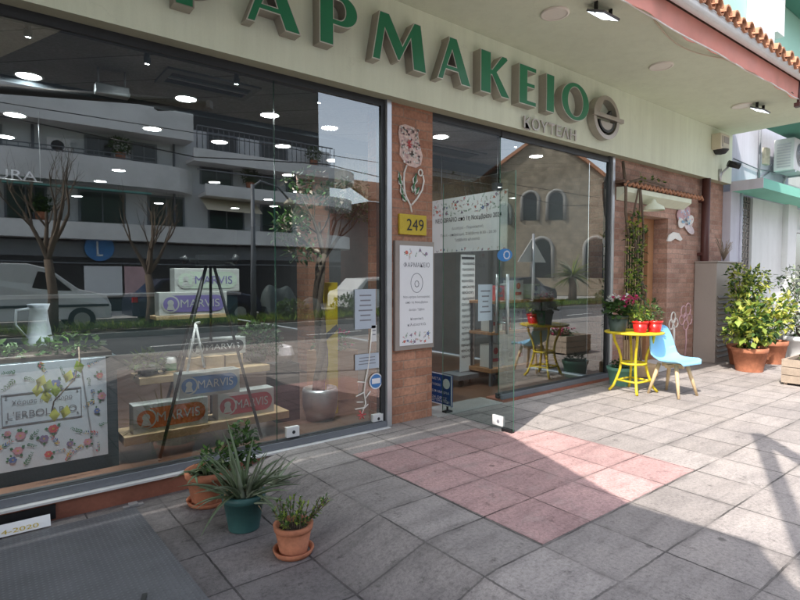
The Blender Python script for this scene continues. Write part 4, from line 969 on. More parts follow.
mb = MB(); loop(9.88, .86, .08, .1); loop(9.98, .76, .08, .08); loop(9.80, .74, .07, .09); mb.tube([(9.9, 4.588, .68), (9.92, 4.588, .3)], .02, 5); mb.build('bloom', M['line_white'], t)
# metal cabinet
t = thing('meter_cabinet', 'tall taupe metal cabinet with louvred front against the wall end', 'cabinet', (11.1, 4.35, 0))
mb = MB(); mb.box(10.68, 11.88, 4.2, 4.59, 0, 1.86); mb.build('body', M['taupe'], t, bevel=.012)
mb = MB(); mb.box(10.66, 11.895, 4.18, 4.59, 1.86, 1.885); mb.build('top_plate', M['taupe'], t, bevel=.008)
mb = MB()
for i in range(12): mb.obox((11.28, 4.185, .12+.1*i), (.55, 0, 0), (0, .014, .02), (0, -.004, .006))
mb.build('louvre', M['taupe_dark'], t)
mb = MB(); mb.box(11.3, 11.42, 4.18, 4.2, 1.35, 1.5); mb.build('cabinet_lock', M['taupe_dark'], t)

# ================================================================== NEIGHBOUR AND ITS PLANTS
nb = thing('neighbour_house', 'lavender white house with mint green concrete canopy beyond the pharmacy', 'building', (15, 4.45, 0))
def np_(name, mb, m, par=None, bevel=0): return mb.build(name, m, par or nb, bevel=bevel)
mb = MB(); mb.box(11.905, 12.45, 4.45, 5.0, -.1, 3.30); np_('pilaster', mb, M['lav'])
mb = MB(); mb.box(11.905, 15.25, 4.47, 5.1, 3.48, 5.0); np_('upper_wall', mb, M['lav'])
mb = MB(); mb.box(13.25, 15.1, 4.52, 5.0, -.1, 3.30); np_('wall', mb, M['white'])
mb = MB(); mb.box(15.1, 15.7, 4.40, 5.0, -.1, 3.30); np_('pilaster', mb, M['white'])
mb = MB(); mb.box(12.45, 13.25, 4.58, 4.62, -.1, 3.30); d_ = np_('door', mb, M['pane_dark'])
mb = MB()
for i in range(6): mb.tube([(12.5+.14*i, 4.56, 0), (12.5+.14*i, 4.56, 3.3)], .009, 5)
for i in range(22):
    for k in range(5): mb.tube([(12.57+.14*k+.05*math.cos(q*.785), 4.56, .1+.15*i+.06*math.sin(q*.785)) for q in range(9)], .008, 4, 0, False)
mb.build('door_grille', M['taupe'], d_)
mb = MB(); mb.box(14.2, 14.36, 4.49, 4.52, 1.42, 1.50); np_('mail_slot', mb, M['ink'])
mb = MB(); mb.box(15.7, 26, 4.6, 5.0, 0, 3.3); mb.box(15.25, 26, 4.6, 5.1, 3.48, 5.0); np_('wall', mb, M['white'])
mb = MB(); mb.box(16.1, 18.2, 4.57, 4.60, 1.3, 2.7); w_ = np_('window', mb, M['pane_dark'])
mb = MB(); mb.box(16.0, 18.3, 4.53, 4.57, 1.2, 1.3); mb.box(16.0, 18.3, 4.53, 4.57, 2.7, 2.78); mb.box(17.1, 17.16, 4.55, 4.57, 1.3, 2.7); mb.box(16.0, 16.1, 4.54, 4.57, 1.3, 2.7); mb.build('window_frame', M['white'], w_)
mb = MB(); mb.prism([(11.92, 3.90, 3.30), (11.92, 3.90, 3.49), (11.92, 4.47, 3.49), (11.92, 4.47, 3.30)], (12, 0, 0), 0); np_('canopy', mb, M['mint'])
mb = MB(); mb.box(11.905, 11.918, 3.895, 4.47, 3.298, 3.492); np_('canopy_end', mb, M['lav'])
mb = MB(); mb.box(12.9, 22, 3.55, 4.3, 4.72, 4.86); np_('balcony', mb, M['green_dark'])
mb = MB(); mb.box(16, 30, 4.2, 5.19, 8.75, 9.0); np_('balcony', mb, M['green_dark'])
mb = MB(); mb.box(14.5, 15.6, 4.95, 5.19, 7.2, 8.35); mb.box(15.6, 16.1, 4.9, 5.19, 7.6, 8.72); np_('upper_pilaster', mb, M['white'])
mb = MB()
for i in range(14): mb.tube([(16.2+.5*i, 4.1, 3.5), (16.2+.5*i, 4.1, 4.1)], .02, 5)
mb.tube([(16, 4.1, 4.1), (23, 4.1, 4.1)], .03, 6); np_('railing', mb, M['white'])
t = thing('air_conditioner', 'white air conditioner unit mounted high on the neighbouring wall', 'air conditioner', (14.5, 4.2, 3.9))
mb = MB(); mb.box(14.02, 15.1, 4.02, 4.40, 3.93, 4.62); mb.build('casing', M['white'], t, bevel=.012)
mb = MB(); mb.disc((14.42, 4.018, 4.28), .25, (1, 0, 0), (0, 0, 1), 28); mb.build('fan_grille', M['frame_grey'], t)
mb = MB()
for i in range(9): mb.box(14.019-.004, 14.02, 4.08, 4.34, 4.0+.06*i, 4.03+.06*i)
for k in range(4): mb.tube([(14.42+.06*(k+1)*math.cos(q/20*6.283), 4.012, 4.28+.06*(k+1)*math.sin(q/20*6.283)) for q in range(21)], .006, 4)
mb.build('casing_vent', M['alu'], t)
for q in (14.15, 14.9): mb = MB(); mb.box(q, q+.05, 4.02, 4.47, 3.89, 3.93); mb.build('bracket', M['alu'], t)
mb = MB(); mb.tube([(14.9, 4.4, 3.93), (14.85, 4.44, 3.8), (14.86, 4.44, 3.52)], .025, 6); mb.build('hose', M['white'], t)

mb = MB(); mb.tube([(13.3, 4.44, 3.55), (13.3, 4.44, 5.0)], .025, 6); mb.tube([(13.0, 4.45, 3.6), (13.9, 4.45, 3.9), (14.02, 4.42, 4.1)], .014, 5); mb.tube([(11.95, 4.44, 3.95), (13.2, 4.44, 3.9), (15.2, 4.44, 4.0)], .012, 5); np_('cable', mb, M['frame_grey'])
mb = MB(); mb.box(13.55, 13.8, 4.40, 4.47, 4.05, 4.4); np_('junction_box', mb, M['cream'])
mb = MB(); mb.tube([(12.38, 4.43, 0), (12.38, 4.43, 3.3)], .03, 8); np_('pipe', mb, M['lav'])
def shrub_pot(name, lab, loc, r0, r1, h, blob, n, L, w, mis, mats, stems=5, pm_='terra'):
    t = potted(name, lab, 'potted plant', loc, r0, r1, h, pm_)
    mb = MB()
    for k in range(stems):
        c, r = blob[k % len(blob)]; mb.tube([(loc[0]+rnd(-.05, .05), loc[1]+rnd(-.05, .05), loc[2]+h-.06), ((loc[0]+c[0])/2, (loc[1]+c[1])/2, (loc[2]+h+c[2])/2), c], [.014, .01, .006], 5)
    mb.build('stem', M['bark'], t)
    mb = MB(); blobs(mb, blob, n, L, w, mis, .2, .1); mb.build('foliage', [M[m] for m in mats], t); return t
shrub_pot('potted_hydrangea', 'bushy yellow-green plant in the terracotta pot closest to the taupe cabinet', (10.30, 3.50, 0), .20, .27, .40,
          [((10.15, 3.55, .62), (.30, .28, .2)), ((10.35, 3.40, .72), (.28, .25, .22)), ((10.05, 3.62, .85), (.24, .2, .2)), ((10.4, 3.55, .95), (.25, .25, .2)), ((10.7, 3.45, .62), (.2, .2, .2))], 620, .13, .085, (0, 0, 1, 2, 3), ['leaf_fresh', 'leaf_yellow', 'leaf_mid', 'leaf_dark'])
shrub_pot('potted_shrub', 'smaller yellow-green shrub in a terracotta pot behind the first one', (11.55, 3.58, 0), .20, .27, .42,
          [((11.5, 3.55, .72), (.32, .28, .25)), ((11.7, 3.5, 1.0), (.3, .25, .3)), ((11.3, 3.6, .95), (.25, .2, .25))], 520, .11, .07, (0, 1, 1, 2), ['leaf_fresh', 'leaf_yellow', 'leaf_mid'])
shrub_pot('potted_shrub', 'tall bushy green and yellow shrub rising against the cabinet louvres', (10.95, 3.85, 0), .18, .24, .36,
          [((10.75, 3.85, 1.55), (.28, .2, .28)), ((11.05, 3.8, 1.35), (.35, .22, .3)), ((10.8, 3.85, 1.15), (.3, .2, .25)), ((11.35, 3.75, 1.55), (.3, .2, .25)), ((11.2, 3.8, 1.0), (.35, .2, .25)), ((10.6, 3.9, 1.75), (.1, .1, .15))], 1100, .10, .055, (0, 0, 1, 2, 3), ['leaf_fresh', 'leaf_yellow', 'leaf_mid', 'leaf_dark'], 6)
shrub_pot('potted_oleander', 'large silvery shrub with pale flowers standing at the right beside the white wall', (12.6, 3.45, 0), .22, .30, .45,
          [((12.5, 3.45, 1.0), (.42, .35, .4)), ((12.9, 3.35, 1.35), (.45, .35, .4)), ((12.4, 3.5, 1.5), (.32, .3, .3)), ((13.1, 3.3, 1.75), (.45, .3, .3)), ((12.7, 3.5, .65), (.45, .3, .25)), ((13.3, 3.3, 1.0), (.4, .3, .4)), ((13.35, 3.2, 2.0), (.25, .2, .25))], 1500, .12, .05, (0, 0, 0, 1, 2, 3), ['leaf_grey', 'leaf_white', 'leaf_mid', 'leaf_dark'], 7, 'white')
t = thing('potted_fern', 'wispy dry plant standing on top of the taupe cabinet', 'plant', (11.35, 4.35, 1.9))
mb = MB()
for k in range(26):
    a, l_ = rnd(0, 6.28), rnd(.2, .5); mb.tube([(11.35, 4.35, 1.9), (11.35+math.cos(a)*.12, 4.35+math.sin(a)*.08, 1.9+l_*.7), (11.35+math.cos(a)*.25, 4.35+math.sin(a)*.12, 1.9+l_)], .005, 4)
mb.build('twig', M['bark_pale'], t)
# wooden planter
t = thing('wooden_planter', 'low wooden slatted planter box with red flowers at the edge of the pavement', 'planter', (9.8, 2.4, 0))
mb = MB()
for k in range(3):
    z0 = .035+.118*k
    mb.box(9.36, 9.385, 2.02, 2.76, z0, z0+.11); mb.box(10.2, 10.225, 2.02, 2.76, z0, z0+.11); mb.box(9.385, 10.2, 2.02, 2.045, z0, z0+.11); mb.box(9.385, 10.2, 2.735, 2.76, z0, z0+.11)
mb.build('side_board', M['wood_grey'], t, bevel=.004)
mb = MB()
for x in (9.39, 10.15):
    for y in (2.05, 2.69): mb.box(x, x+.045, y, y+.045, 0, .385)
mb.build('corner_post', M['wood_grey'], t)
mb = MB(); mb.box(9.39, 10.19, 2.05, 2.73, .05, .34); mb.build('soil', M['soil'], t)
mb = MB(); blobs(mb, [((9.75, 2.35, .40), (.35, .3, .07))], 260, .06, .04, (0, 1)); flowers(mb, (9.6, 2.4, .42), .18, 26, 2); flowers(mb, (9.9, 2.3, .42), .18, 20, 2); mb.build('foliage', [M['leaf_mid'], M['leaf_dark'], M['bloom_pink']], t)
# ================================================================== INSIDE THE SHOP
def downlight(x, y, z, r):
    mb = MB(); mb.lathe((x, y, z), [(r+.02, .005), (r+.02, -.012), (r, -.014), (r-.005, -.004)], 20, 0); mb.disc((x, y, z-.006), r, n=20, mi=1); return mb
k = 0
for (x, y, z) in [(.43, 5.98, 3.42), (1.74, 5.75, 3.42), (2.65, 5.74, 3.42), (3.45, 5.78, 3.42), (.385, 7.25, 3.36), (1.70, 6.92, 3.36), (2.55, 7.05, 3.36), (4.3, 7.1, 3.36), (.34, 8.45, 3.36), (1.91, 9.95, 3.36), (1.86, 11.3, 3.36), (1.8, 13.7, 3.36), (3.55, 10.1, 3.36), (3.5, 13.8, 3.36), (5.3, 11.6, 3.36), (5.3, 10.15, 3.36), (5.3, 13.6, 3.36), (7.0, 13.0, 3.36), (-.9, 6.0, 3.42), (-1.0, 8, 3.36), (6.2, 7.6, 3.36), (6.6, 9.4, 3.36), (3.3, 6.75, 3.36), (5.6, 9.9, 3.36), (5.9, 12.6, 3.36), (4.3, 8.6, 3.36), (4.8, 5.25, 3.42), (6.7, 5.2, 3.42)]:  # last two are added near the doorway to light the banner
    o = downlight(x, y, z, .10).build('ceiling_light', [M['white'], M['lamp']], base=(x, y, z)); tag(o, 'round lit downlight recessed in the dark shop ceiling', 'downlight', 'downlights in the shop ceiling')
for i, (x, lab) in enumerate(((-.5, 'small window spotlight above the flowered board, furthest towards the street corner'), (.35, 'small window spotlight above the white jug'), (1.15, 'small window spotlight above the orange carton'), (1.9, 'small window spotlight above the red carton'), (2.75, 'small window spotlight above the indoor tree'), (5.75, 'spotlight added behind the right window to light the narrow lettered stand'))):  # last lamp is an addition that brightens the lettered stand
    t = thing('spotlight', lab, 'spotlight', (x, 4.85, 3.42))
    mb = MB(); mb.tube([(x, 4.80, 3.42), (x, 4.80, 3.36)], .02, 8); mb.tube([(x, 4.79, 3.385), (x, 4.805, 3.335)], .028, 10); mb.build('housing', M['frame_grey'], t)
    mb = MB(); mb.disc((x, 4.806, 3.333), .016, (1, 0, 0), (0, .98, .18), 12); mb.build('lens', M['lamp'], t)
    l_ = bpy.data.lights.new('spotlight_beam', 'SPOT'); l_.energy = 190 if x < .8 else 34; l_.spot_size = R(26 if x < .8 else 62); l_.spot_blend = .8; l_.shadow_soft_size = .03; l_.color = (.95, .98, 1)
    lo = bpy.data.objects.new('spotlight_beam', l_); col.objects.link(lo); lo.parent = t; lo.location = Vector((0, -.04, -.12))*S
    lo.rotation_euler = Vector((0, .10 if x < .8 else .17, -1)).to_track_quat('-Z', 'Y').to_euler()
t = thing('ceiling_cassette', 'long dark air vent recessed in the shop ceiling behind the large window', 'vent', (1.8, 5.2, 3.42))
mb = MB(); mb.box(1.36, 2.22, 4.98, 5.06, 3.40, 3.419); mb.box(1.36, 2.22, 5.34, 5.42, 3.40, 3.419); mb.box(1.36, 1.42, 5.06, 5.34, 3.40, 3.419); mb.box(2.16, 2.22, 5.06, 5.34, 3.40, 3.419); mb.build('frame', M['interior_wall'], t)
mb = MB(); mb.box(1.42, 2.16, 5.06, 5.34, 3.412, 3.418); mb.build('opening', M['black'], t)
mb = MB(); mb.box(1.42, 2.16, 5.18, 5.21, 3.395, 3.411); mb.build('vane', M['alu'], t)
t = thing('ceiling_vent', 'dark air vent recessed in the shop ceiling over the doorway', 'vent', (5.2, 6.0, 3.42))
mb = MB(); mb.box(4.9, 6.0, 5.55, 5.95, 3.40, 3.419); mb.build('frame', M['interior_wall'], t)
mb = MB(); mb.box(5.0, 5.9, 5.62, 5.88, 3.392, 3.399); mb.build('opening', M['black'], t)
t = thing('hanging_sensor', 'small grey box hanging from the shop ceiling on two rods', 'fixture', (1.0, 5.4, 3.2))
mb = MB(); mb.box(.86, 1.13, 5.33, 5.43, 3.19, 3.28); mb.build('housing', M['alu'], t, bevel=.01)
mb = MB(); mb.tube([(.89, 5.38, 3.28), (.89, 5.38, 3.42)], .008, 5); mb.tube([(1.10, 5.38, 3.28), (1.10, 5.38, 3.42)], .008, 5); mb.build('rod', M['alu'], t)
# display cabinet with the flowered board
t = thing('display_cabinet', 'dark teal window cabinet with a pale board of printed flowers on its front', 'cabinet', (.2, 5.2, 0))
mb = MB(); mb.box(-1.6, .93, 5.09, 5.6, -.02, .93); mb.build('body', M['dteal'], t)
mb = MB(); mb.box(-.95, .845, 5.072, 5.088, .10, .925); b_ = mb.build('board', M['poster_pale'], t)
PP = lambda u, v, k: (u, 5.0712-.0007*k, v)
mb = MB(); flower_prints(mb, -.9, .82, .14, .89, 110, .042, PP, lambda u, v: not (.08 < u < .70 and .40 < v < .74)); mb.build('flower_print', FL, b_)
mb = MB()
for a in ((.13, .66, .452, .46), (.13, .66, .69, .698)): mb.box(a[0], a[1], 5.0708, 5.0716, a[2], a[3])
for a in ((.13, .136), (.654, .66)): mb.box(a[0], a[1], 5.0708, 5.0716, .46, .69)
for x in (.16, .63):
    for z in (.49, .67): mb.disc((x, 5.0707, z), .008, (1, 0, 0), (0, 0, 1), 10)
mb.build('board_border', M['ink_grey'], b_)
text('Χάρισε ένα δώρο', b_, M['ink_grey'], (.395, 5.0718, .60), .40, .05, depth=.001, center=True)
text("L'ERBOLARIO", b_, M['ink_grey'], (.395, 5.0718, .505), .46, .055, depth=.001, center=True)
mb = MB(); mb.box(-1.5, .9, 5.12, 5.55, .93, .965); mb.build('soil', M['soil'], t)
t = thing('white_jug', 'white enamel jug standing on the window cabinet', 'jug', (.42, 5.55, .96))
mb = MB(); mb.lathe((.42, 5.55, .965), [(.001, 0), (.105, 0), (.10, .08), (.075, .25), (.065, .34), (.085, .40), (.075, .40), (.055, .34), (.06, .2), (.001, .02)], 24); mb.build('body', M['poster_pale'], t)
mb = MB(); mb.tube([(.35, 5.5, 1.33), (.26, 5.47, 1.32), (.25, 5.47, 1.2), (.33, 5.5, 1.08)], .012, 6); mb.build('handle', M['poster_pale'], t)
t = thing('trailing_plant', 'green plants growing along the top of the flowered window cabinet', 'plant', (.2, 5.3, .96))
mb = MB(); blobs(mb, [((-.1, 5.35, 1.0), (.35, .2, .10)), ((.62, 5.3, 1.02), (.22, .2, .11)), ((.3, 5.3, .98), (.3, .18, .07)), ((-.8, 5.3, 1.02), (.5, .2, .12))], 700, .07, .045, (0, 0, 1)); mb.build('foliage', [M['leaf_dark'], M['leaf_mid']], t)
t = thing('variegated_branch', 'yellow-green leafy sprig hanging in front of the flowered board', 'plant', (.42, 5.0, .6))
mb = MB(); mb.tube([(.66, 5.15, 1.02), (.64, 4.98, .92), (.60, 4.97, .78), (.46, 4.98, .62), (.44, 5.0, .5)], .006, 5, 1)
for q in ((.44, .80), (.40, .84), (.36, .78), (.40, .72), (.47, .76), (.62, .93), (.58, .86), (.46, .57), (.55, .58)): mb.leaf((q[0], 4.98, q[1]), (rnd(-.4, .4), -.1, -.9), (0, -1, 0), .11, .075, random.choice((0, 2)))
mb.build('sprig', [M['leaf_fresh'], M['bark'], M['leaf_yellow']], t)
# plank shelves and cartons
def plank(lab, x0, x1, y0, y1, z0, z1):
    mb = MB(); mb.box(x0, x1, y0, y1, z0, z1); return tag(mb.build('plank_shelf', M['wood'], base=((x0+x1)/2, (y0+y1)/2, z0), bevel=.004), lab, 'shelf')
plank('pale wooden plank shelf low behind the window carrying two toothpaste cartons', .97, 2.52, 5.06, 5.42, .14, .215)
plank('pale wooden plank shelf at middle height behind the window', 1.16, 2.44, 5.34, 5.7, .60, .665)
plank('small wooden plank shelf under the violet carton', 1.32, 2.0, 5.36, 5.6, 1.19, 1.225)
t = thing('window_crate', 'pale wooden slatted crate beneath the black carton', 'crate', (1.85, 5.5, .667))
mb = MB()
for k in range(3): mb.box(1.58+.2*k, 1.76+.2*k, 5.38, 5.62, .667, .80)
mb.build('slat_side', M['wood'], t)
def carton(lab, x0, x1, y, z0, z1, face, word, wordm, tilt=0.0):
    t = thing('toothpaste_carton', lab, 'carton', ((x0+x1)/2, y+.08, z0)); w, h = x1-x0, z1-z0
    mb = MB(); mb.box(x0, x1, y, y+.16, z0, z1); mb.build('box', M['silver'], t, bevel=.006)
    def rr(a0, a1, b0, b1, yy):
        r = (b1-b0)/2; return [(a1-r+r*math.cos(q), yy, (b0+b1)/2+r*math.sin(q)) for q in [(-math.pi/2)+math.pi*i/10 for i in range(11)]]+[(a0+r+r*math.cos(q), yy, (b0+b1)/2+r*math.sin(q)) for q in [math.pi/2+math.pi*i/10 for i in range(11)]]
    mb = MB(); mb.poly(rr(x0+.05*w, x1-.04*w, z0+.14*h, z1-.14*h, y-.003)); mb.build('label_band', M[face], t)
    mb = MB(); c = Vector((x0+.16*w, y-.0045, (z0+z1)/2)); mb.disc(c, .36*h, (1, 0, 0), (0, 0, 1), 26, 0); mb.disc(c+Vector((0, -.001, 0)), .30*h, (1, 0, 0), (0, 0, 1), 26, 1); mb.disc(c+Vector((0, -.002, .05*h)), .13*h, (1, 0, 0), (0, 0, 1), 18, 0); mb.poly([c+Vector((-.17*h, -.002, -.25*h)), c+Vector((.17*h, -.002, -.25*h)), c+Vector((.1*h, -.002, -.05*h)), c+Vector((-.1*h, -.002, -.05*h))], 0); mb.build('seal', [M['silver'], M[face]], t)
    text(word, t, M[wordm], (x0+.30*w, y-.004, z0+.34*h), .58*w, .34*h, depth=.001)
    return t
carton('orange and silver toothpaste carton on the low plank, left of the red one', 1.05, 1.70, 5.10, .217, .47, 'tp_orange', 'MARVIS', 'silver')
carton('red and silver toothpaste carton at the right end of the low plank', 1.80, 2.38, 5.12, .217, .47, 'tp_red', 'MARVIS', 'silver')
carton('blue and white toothpaste carton standing above the orange and red ones', 1.44, 2.02, 5.12, .47, .70, 'tp_blue', 'MARVIS', 'paper')
carton('black and silver toothpaste carton on the middle plank', 1.63, 2.22, 5.45, .80, .97, 'tp_black', 'MARVIS', 'paper')
carton('violet toothpaste carton under the pale mint one, behind the black easel', 1.35, 2.0, 5.38, 1.226, 1.45, 'tp_violet', 'MARVIS', 'silver')
carton('pale mint toothpaste carton topmost behind the window, behind the black easel', 1.50, 2.14, 5.40, 1.45, 1.68, 'tp_mint', 'MARVIS', 'tp_violet')
t = thing('black_easel', 'tall black folding easel stand in front of the stacked cartons', 'easel', (1.75, 5.1, 0))
for a, b in (((1.70, 5.03, 1.78), (1.24, 5.0, 0)), ((1.73, 5.03, 1.78), (2.19, 5.0, 0)), ((1.71, 5.06, 1.76), (1.45, 5.9, 0)), ((1.73, 5.06, 1.76), (2.0, 5.9, 0))):
    mb = MB(); mb.tube([a, b], .015, 6); mb.build('leg', M['black'], t)
mb = MB(); mb.box(1.60, 1.84, 4.99, 5.09, 1.70, 1.80); mb.box(1.52, 1.92, 5.0, 5.06, 1.73, 1.765); mb.tube([(1.5, 5.03, 1.72), (1.47, 5.03, 1.78)], .03, 6); mb.tube([(1.93, 5.03, 1.72), (1.97, 5.03, 1.80)], .03, 6); mb.build('head', M['black'], t)
t = thing('white_stand', 'thin white folding frame standing in front of the black carton', 'stand', (1.65, 5.3, .667))
mb = MB(); mb.tube([(1.66, 5.3, 1.15), (1.56, 5.25, .70)], .012, 6); mb.tube([(1.66, 5.3, 1.15), (1.72, 5.25, .72)], .012, 6); mb.tube([(1.66, 5.3, 1.15), (1.70, 5.3, 1.155)], .014, 6); mb.build('frame', M['white'], t)
for lab, x, y, z, r, n in (('low bushy plant on the left end of the middle plank', 1.28, 5.5, .73, .16, 170), ('leafy green plant to the right of the black carton', 2.42, 5.6, .86, .26, 420)):
    t = thing('window_plant', lab, 'plant', (x, y, .667)); mb = MB(); blobs(mb, [((x, y, z+.04), (r, r*.7, r*.75))], n, .08, .045, (0, 0, 1)); mb.build('foliage', [M['leaf_dark'], M['leaf_mid']], t)
    mb = MB(); mb.lathe((x, y, .667), [(.001, 0), (.07, 0), (.09, .1), (.08, .1), (.001, .08)], 16); mb.build('pot', M['dark_pot'], t)
t = thing('gift_jar', 'small white jar with green label beside the black carton', 'jar', (1.45, 5.5, .667)); mb = MB(); mb.lathe((1.47, 5.5, .667), [(.001, 0), (.06, 0), (.06, .13), (.05, .15), (.001, .15)], 16); mb.build('jar', M['white'], t); mb = MB(); mb.lathe((1.47, 5.5, .69), [(.0612, 0), (.0612, .07)], 16); mb.build('label', M['flow_green'], t)
t = thing('crystal_bowl', 'pale glittering glass ornament on a black box behind the window', 'ornament', (2.75, 5.6, .55)); mb = MB(); mb.lathe((2.72, 5.6, .72), [(.001, -.1), (.09, -.08), (.13, 0), (.1, .09), (.001, .12)], 10, 0, False); mb.build('ornament', M['pearl'], t); mb = MB(); mb.box(2.58, 2.86, 5.48, 5.75, -.02, .62); mb.build('plinth', M['black'], t)
# indoor tree
t = thing('indoor_tree', 'twisted olive tree with sparse green leaves in a pale pot behind the window', 'tree', (3.05, 5.35, 0))
mb = MB(); mb.lathe((3.05, 5.35, -.02), [(.001, 0), (.15, 0), (.20, .16), (.205, .32), (.19, .36), (.175, .36), (.18, .3), (.001, .3)], 28); mb.build('pot', M['alu'], t)
mb = MB(); 
for ph in (0, 2.1, 4.2):
    mb.tube([(3.03+.035*math.cos(ph+q*.7)+(-.0 if q < 5 else .05*(q-5)*.4)+.05*math.sin(q*.55), 5.35+.035*math.sin(ph+q*.7), .3+q*.155) for q in range(11)], [.045-.0018*q for q in range(11)], 7)
tips = []
for d in ((-.5, 0, .8), (.4, .1, .9), (0, .2, 1), (.7, -.1, .7), (-.8, .1, .5), (.1, -.2, 1)): branch(mb, (3.12, 5.35, 1.82), d, .42, .028, 2, .7, 0, tips)
mb.build('trunk', M['bark'], t)
mb = MB(); blobs(mb, [(tuple(p), (.11, .09, .10)) for p, d in tips[:48]]+[((2.72, 5.3, 2.15), (.2, .15, .16)), ((2.85, 5.35, 1.9), (.2, .15, .14))], 1150, .075, .04, (0, 0, 1, 2)); mb.build('foliage', [M['leaf_mid'], M['leaf_dark'], M['wood_grey']], t)
t = thing('yellow_column', 'tall bright yellow display column beside the indoor tree', 'display column', (3.15, 5.5, 0))
mb = MB(); mb.box(3.17, 3.35, 5.45, 5.55, -.02, 1.53); mb.build('panel_board', M['col_yellow'], t); mb = MB(); mb.obox((3.26, 5.448, .95), (.085, 0, .06), (0, .002, 0), (-.01, 0, .03)); mb.build('stripe', M['ink'], t)
t = thing('flower_planter', 'dark box of red and green plants near the right end of the large window', 'planter', (3.75, 6.2, .3)); mb = MB(); mb.box(3.45, 4.0, 6.0, 6.4, -.02, .62); mb.build('box', M['wood_mid'], t); mb = MB(); blobs(mb, [((3.72, 6.2, .72), (.28, .2, .13))], 300, .07, .045, (0, 0, 1)); flowers(mb, (3.72, 6.15, .78), .2, 14, 2); mb.build('foliage', [M['leaf_mid'], M['leaf_dark'], M['bloom_pink']], t)
t = thing('mirrored_sign_lettering', 'faint pale capitals hung inside the shop in place of a mirrored street sign', 'sign', (.2, 7, 2.6)); text('AURA', t, M['lav'], (.05, 6.998, 2.62), .5, .10, depth=.002)  # letters hung indoors as stand-in for a sign reflected in the glass
mb = MB(); mb.tube([(.0, 7.0, 2.615), (.6, 7.0, 2.615)], .006, 4); mb.tube([(.02, 7.0, 2.615), (.02, 7.0, 3.36)], .004, 4); mb.tube([(.58, 7.0, 2.615), (.58, 7.0, 3.36)], .004, 4); mb.build('rod', M['alu'], t)
# hanging banner over the doorway
t = thing('hours_banner', 'white hanging banner with printed flowers announcing new opening hours in the doorway', 'banner', (5.5, 5.4, 2.35))
mb = MB(); mb.box(5.50, 5.512, 4.72, 6.20, 1.955, 2.745); mb.build('sheet', M['paper'], t)
PB = lambda u, v, k: (5.4995-.0007*k, u, v)
mb = MB(); flower_prints(mb, 4.75, 6.17, 2.50, 2.72, 60, .03, PB); flower_prints(mb, 4.75, 6.17, 1.97, 2.0, 16, .022, PB); mb.build('flower_print', FL, t)
text('ΝΕΟ ΩΡΑΡΙΟ από 1η Νοεμβρίου 2024', t, M['ink'], (5.499, 6.12, 2.38), 1.30, .085, (0, -1, 0), depth=.002, bold=.008)
for z, s_, w in ((2.27, 'Δευτέρα - Παρασκευή', .62), (2.18, 'Πρωί - απόγευμα, Σάββατο 8:30 - 20:30', 1.1), (2.10, 'Σάββατο κλειστά', .5)): text(s_, t, M['ink_grey'], (5.499, 5.46, z), w, .05, (0, -1, 0), depth=.001, center=True)
mb = MB(); mb.tube([(5.506, 4.9, 2.745), (5.506, 4.9, 3.42)], .006, 4); mb.tube([(5.506, 6.0, 2.745), (5.506, 6.0, 3.42)], .006, 4); mb.build('rod', M['alu'], t)
# roll-up stand of lettering on a wheeled base
t = thing('rolling_sign', 'tall narrow white sign with rows of black script on a wheeled dark stand', 'sign stand', (5.9, 5.8, 0))
mb = MB(); mb.box(5.72, 6.02, 5.80, 5.82, .16, 1.93); mb.build('board', M['paper'], t)
for k in range(17): text(random.choice(['καλημέρα', 'φροντίδα', 'ομορφιά', 'υγεία', 'αρώματα', 'φύση']), t, M['ink'], (5.735+rnd(0, .02), 5.798, .36+.088*k), rnd(.22, .26), .058, depth=.001, bold=.012)
mb = MB(); mb.box(5.735, 6.005, 5.797, 5.799, 1.86, 1.895); mb.build('board_head', M['ink'], t)
mb = MB(); mb.box(5.50, 6.35, 5.60, 6.0, .08, .15); mb.build('stand', M['frame_grey'], t)
for x in (5.58, 6.27): mb = MB(); mb.tube([(x-.015, 5.64, .035), (x+.015, 5.64, .035)], .045, 12); mb.build('wheel', M['rubber'], t)
paper('notice', 'small white price list taped inside the glass beside the door handle', 4.94, 5.20, 1.04, 1.50, 'poster_pale', 5, y=4.70)
t = thing('display_table', 'long wooden display table with gift boxes behind the right window', 'table', (6.8, 5.6, 0))
mb = MB(); mb.box(5.9, 7.7, 5.35, 5.85, .18, .24); mb.box(5.9, 7.7, 5.35, 5.85, .74, .78); mb.build('shelf', M['wood_mid'], t)
for x in (5.93, 7.63):
    for y in (5.38, 5.79): mb = MB(); mb.box(x, x+.04, y, y+.04, -.02, 1.2); mb.build('leg', M['frame_grey'], t)
mb = MB(); mb.box(5.9, 7.7, 5.35, 5.85, 1.2, 1.24); mb.build('table_top', M['wood_mid'], t)
gifts = [('white gift box with a red seal on the lowest shelf', 5.98, .24, .26, .34, 'white'), ('pale blue gift box on the lowest shelf', 6.35, .24, .2, .22, 'poster_pale'), ('white narrow carton on the lowest shelf beside the blue box', 6.62, .24, .14, .42, 'white'), ('small grey carton at the right of the lowest shelf', 6.86, .24, .22, .2, 'taupe'),
         ('tall white carton with pink print on the middle shelf', 6.0, .78, .26, .36, 'white'), ('red bottle box on the middle shelf', 6.34, .78, .12, .2, 'tp_red'), ('pale carton on the middle shelf beside the red box', 6.52, .78, .2, .34, 'poster_pale'), ('violet carton on the middle shelf', 6.8, .78, .18, .3, 'tp_violet'), ('green carton on the middle shelf at the right', 7.1, .78, .2, .26, 'flow_green'),
         ('small red and white box on top of the display table', 6.1, 1.24, .2, .22, 'flow_red'), ('white carton on top of the display table', 6.5, 1.24, .24, .3, 'white'), ('mint carton on top of the display table', 6.95, 1.24, .2, .24, 'tp_mint')]
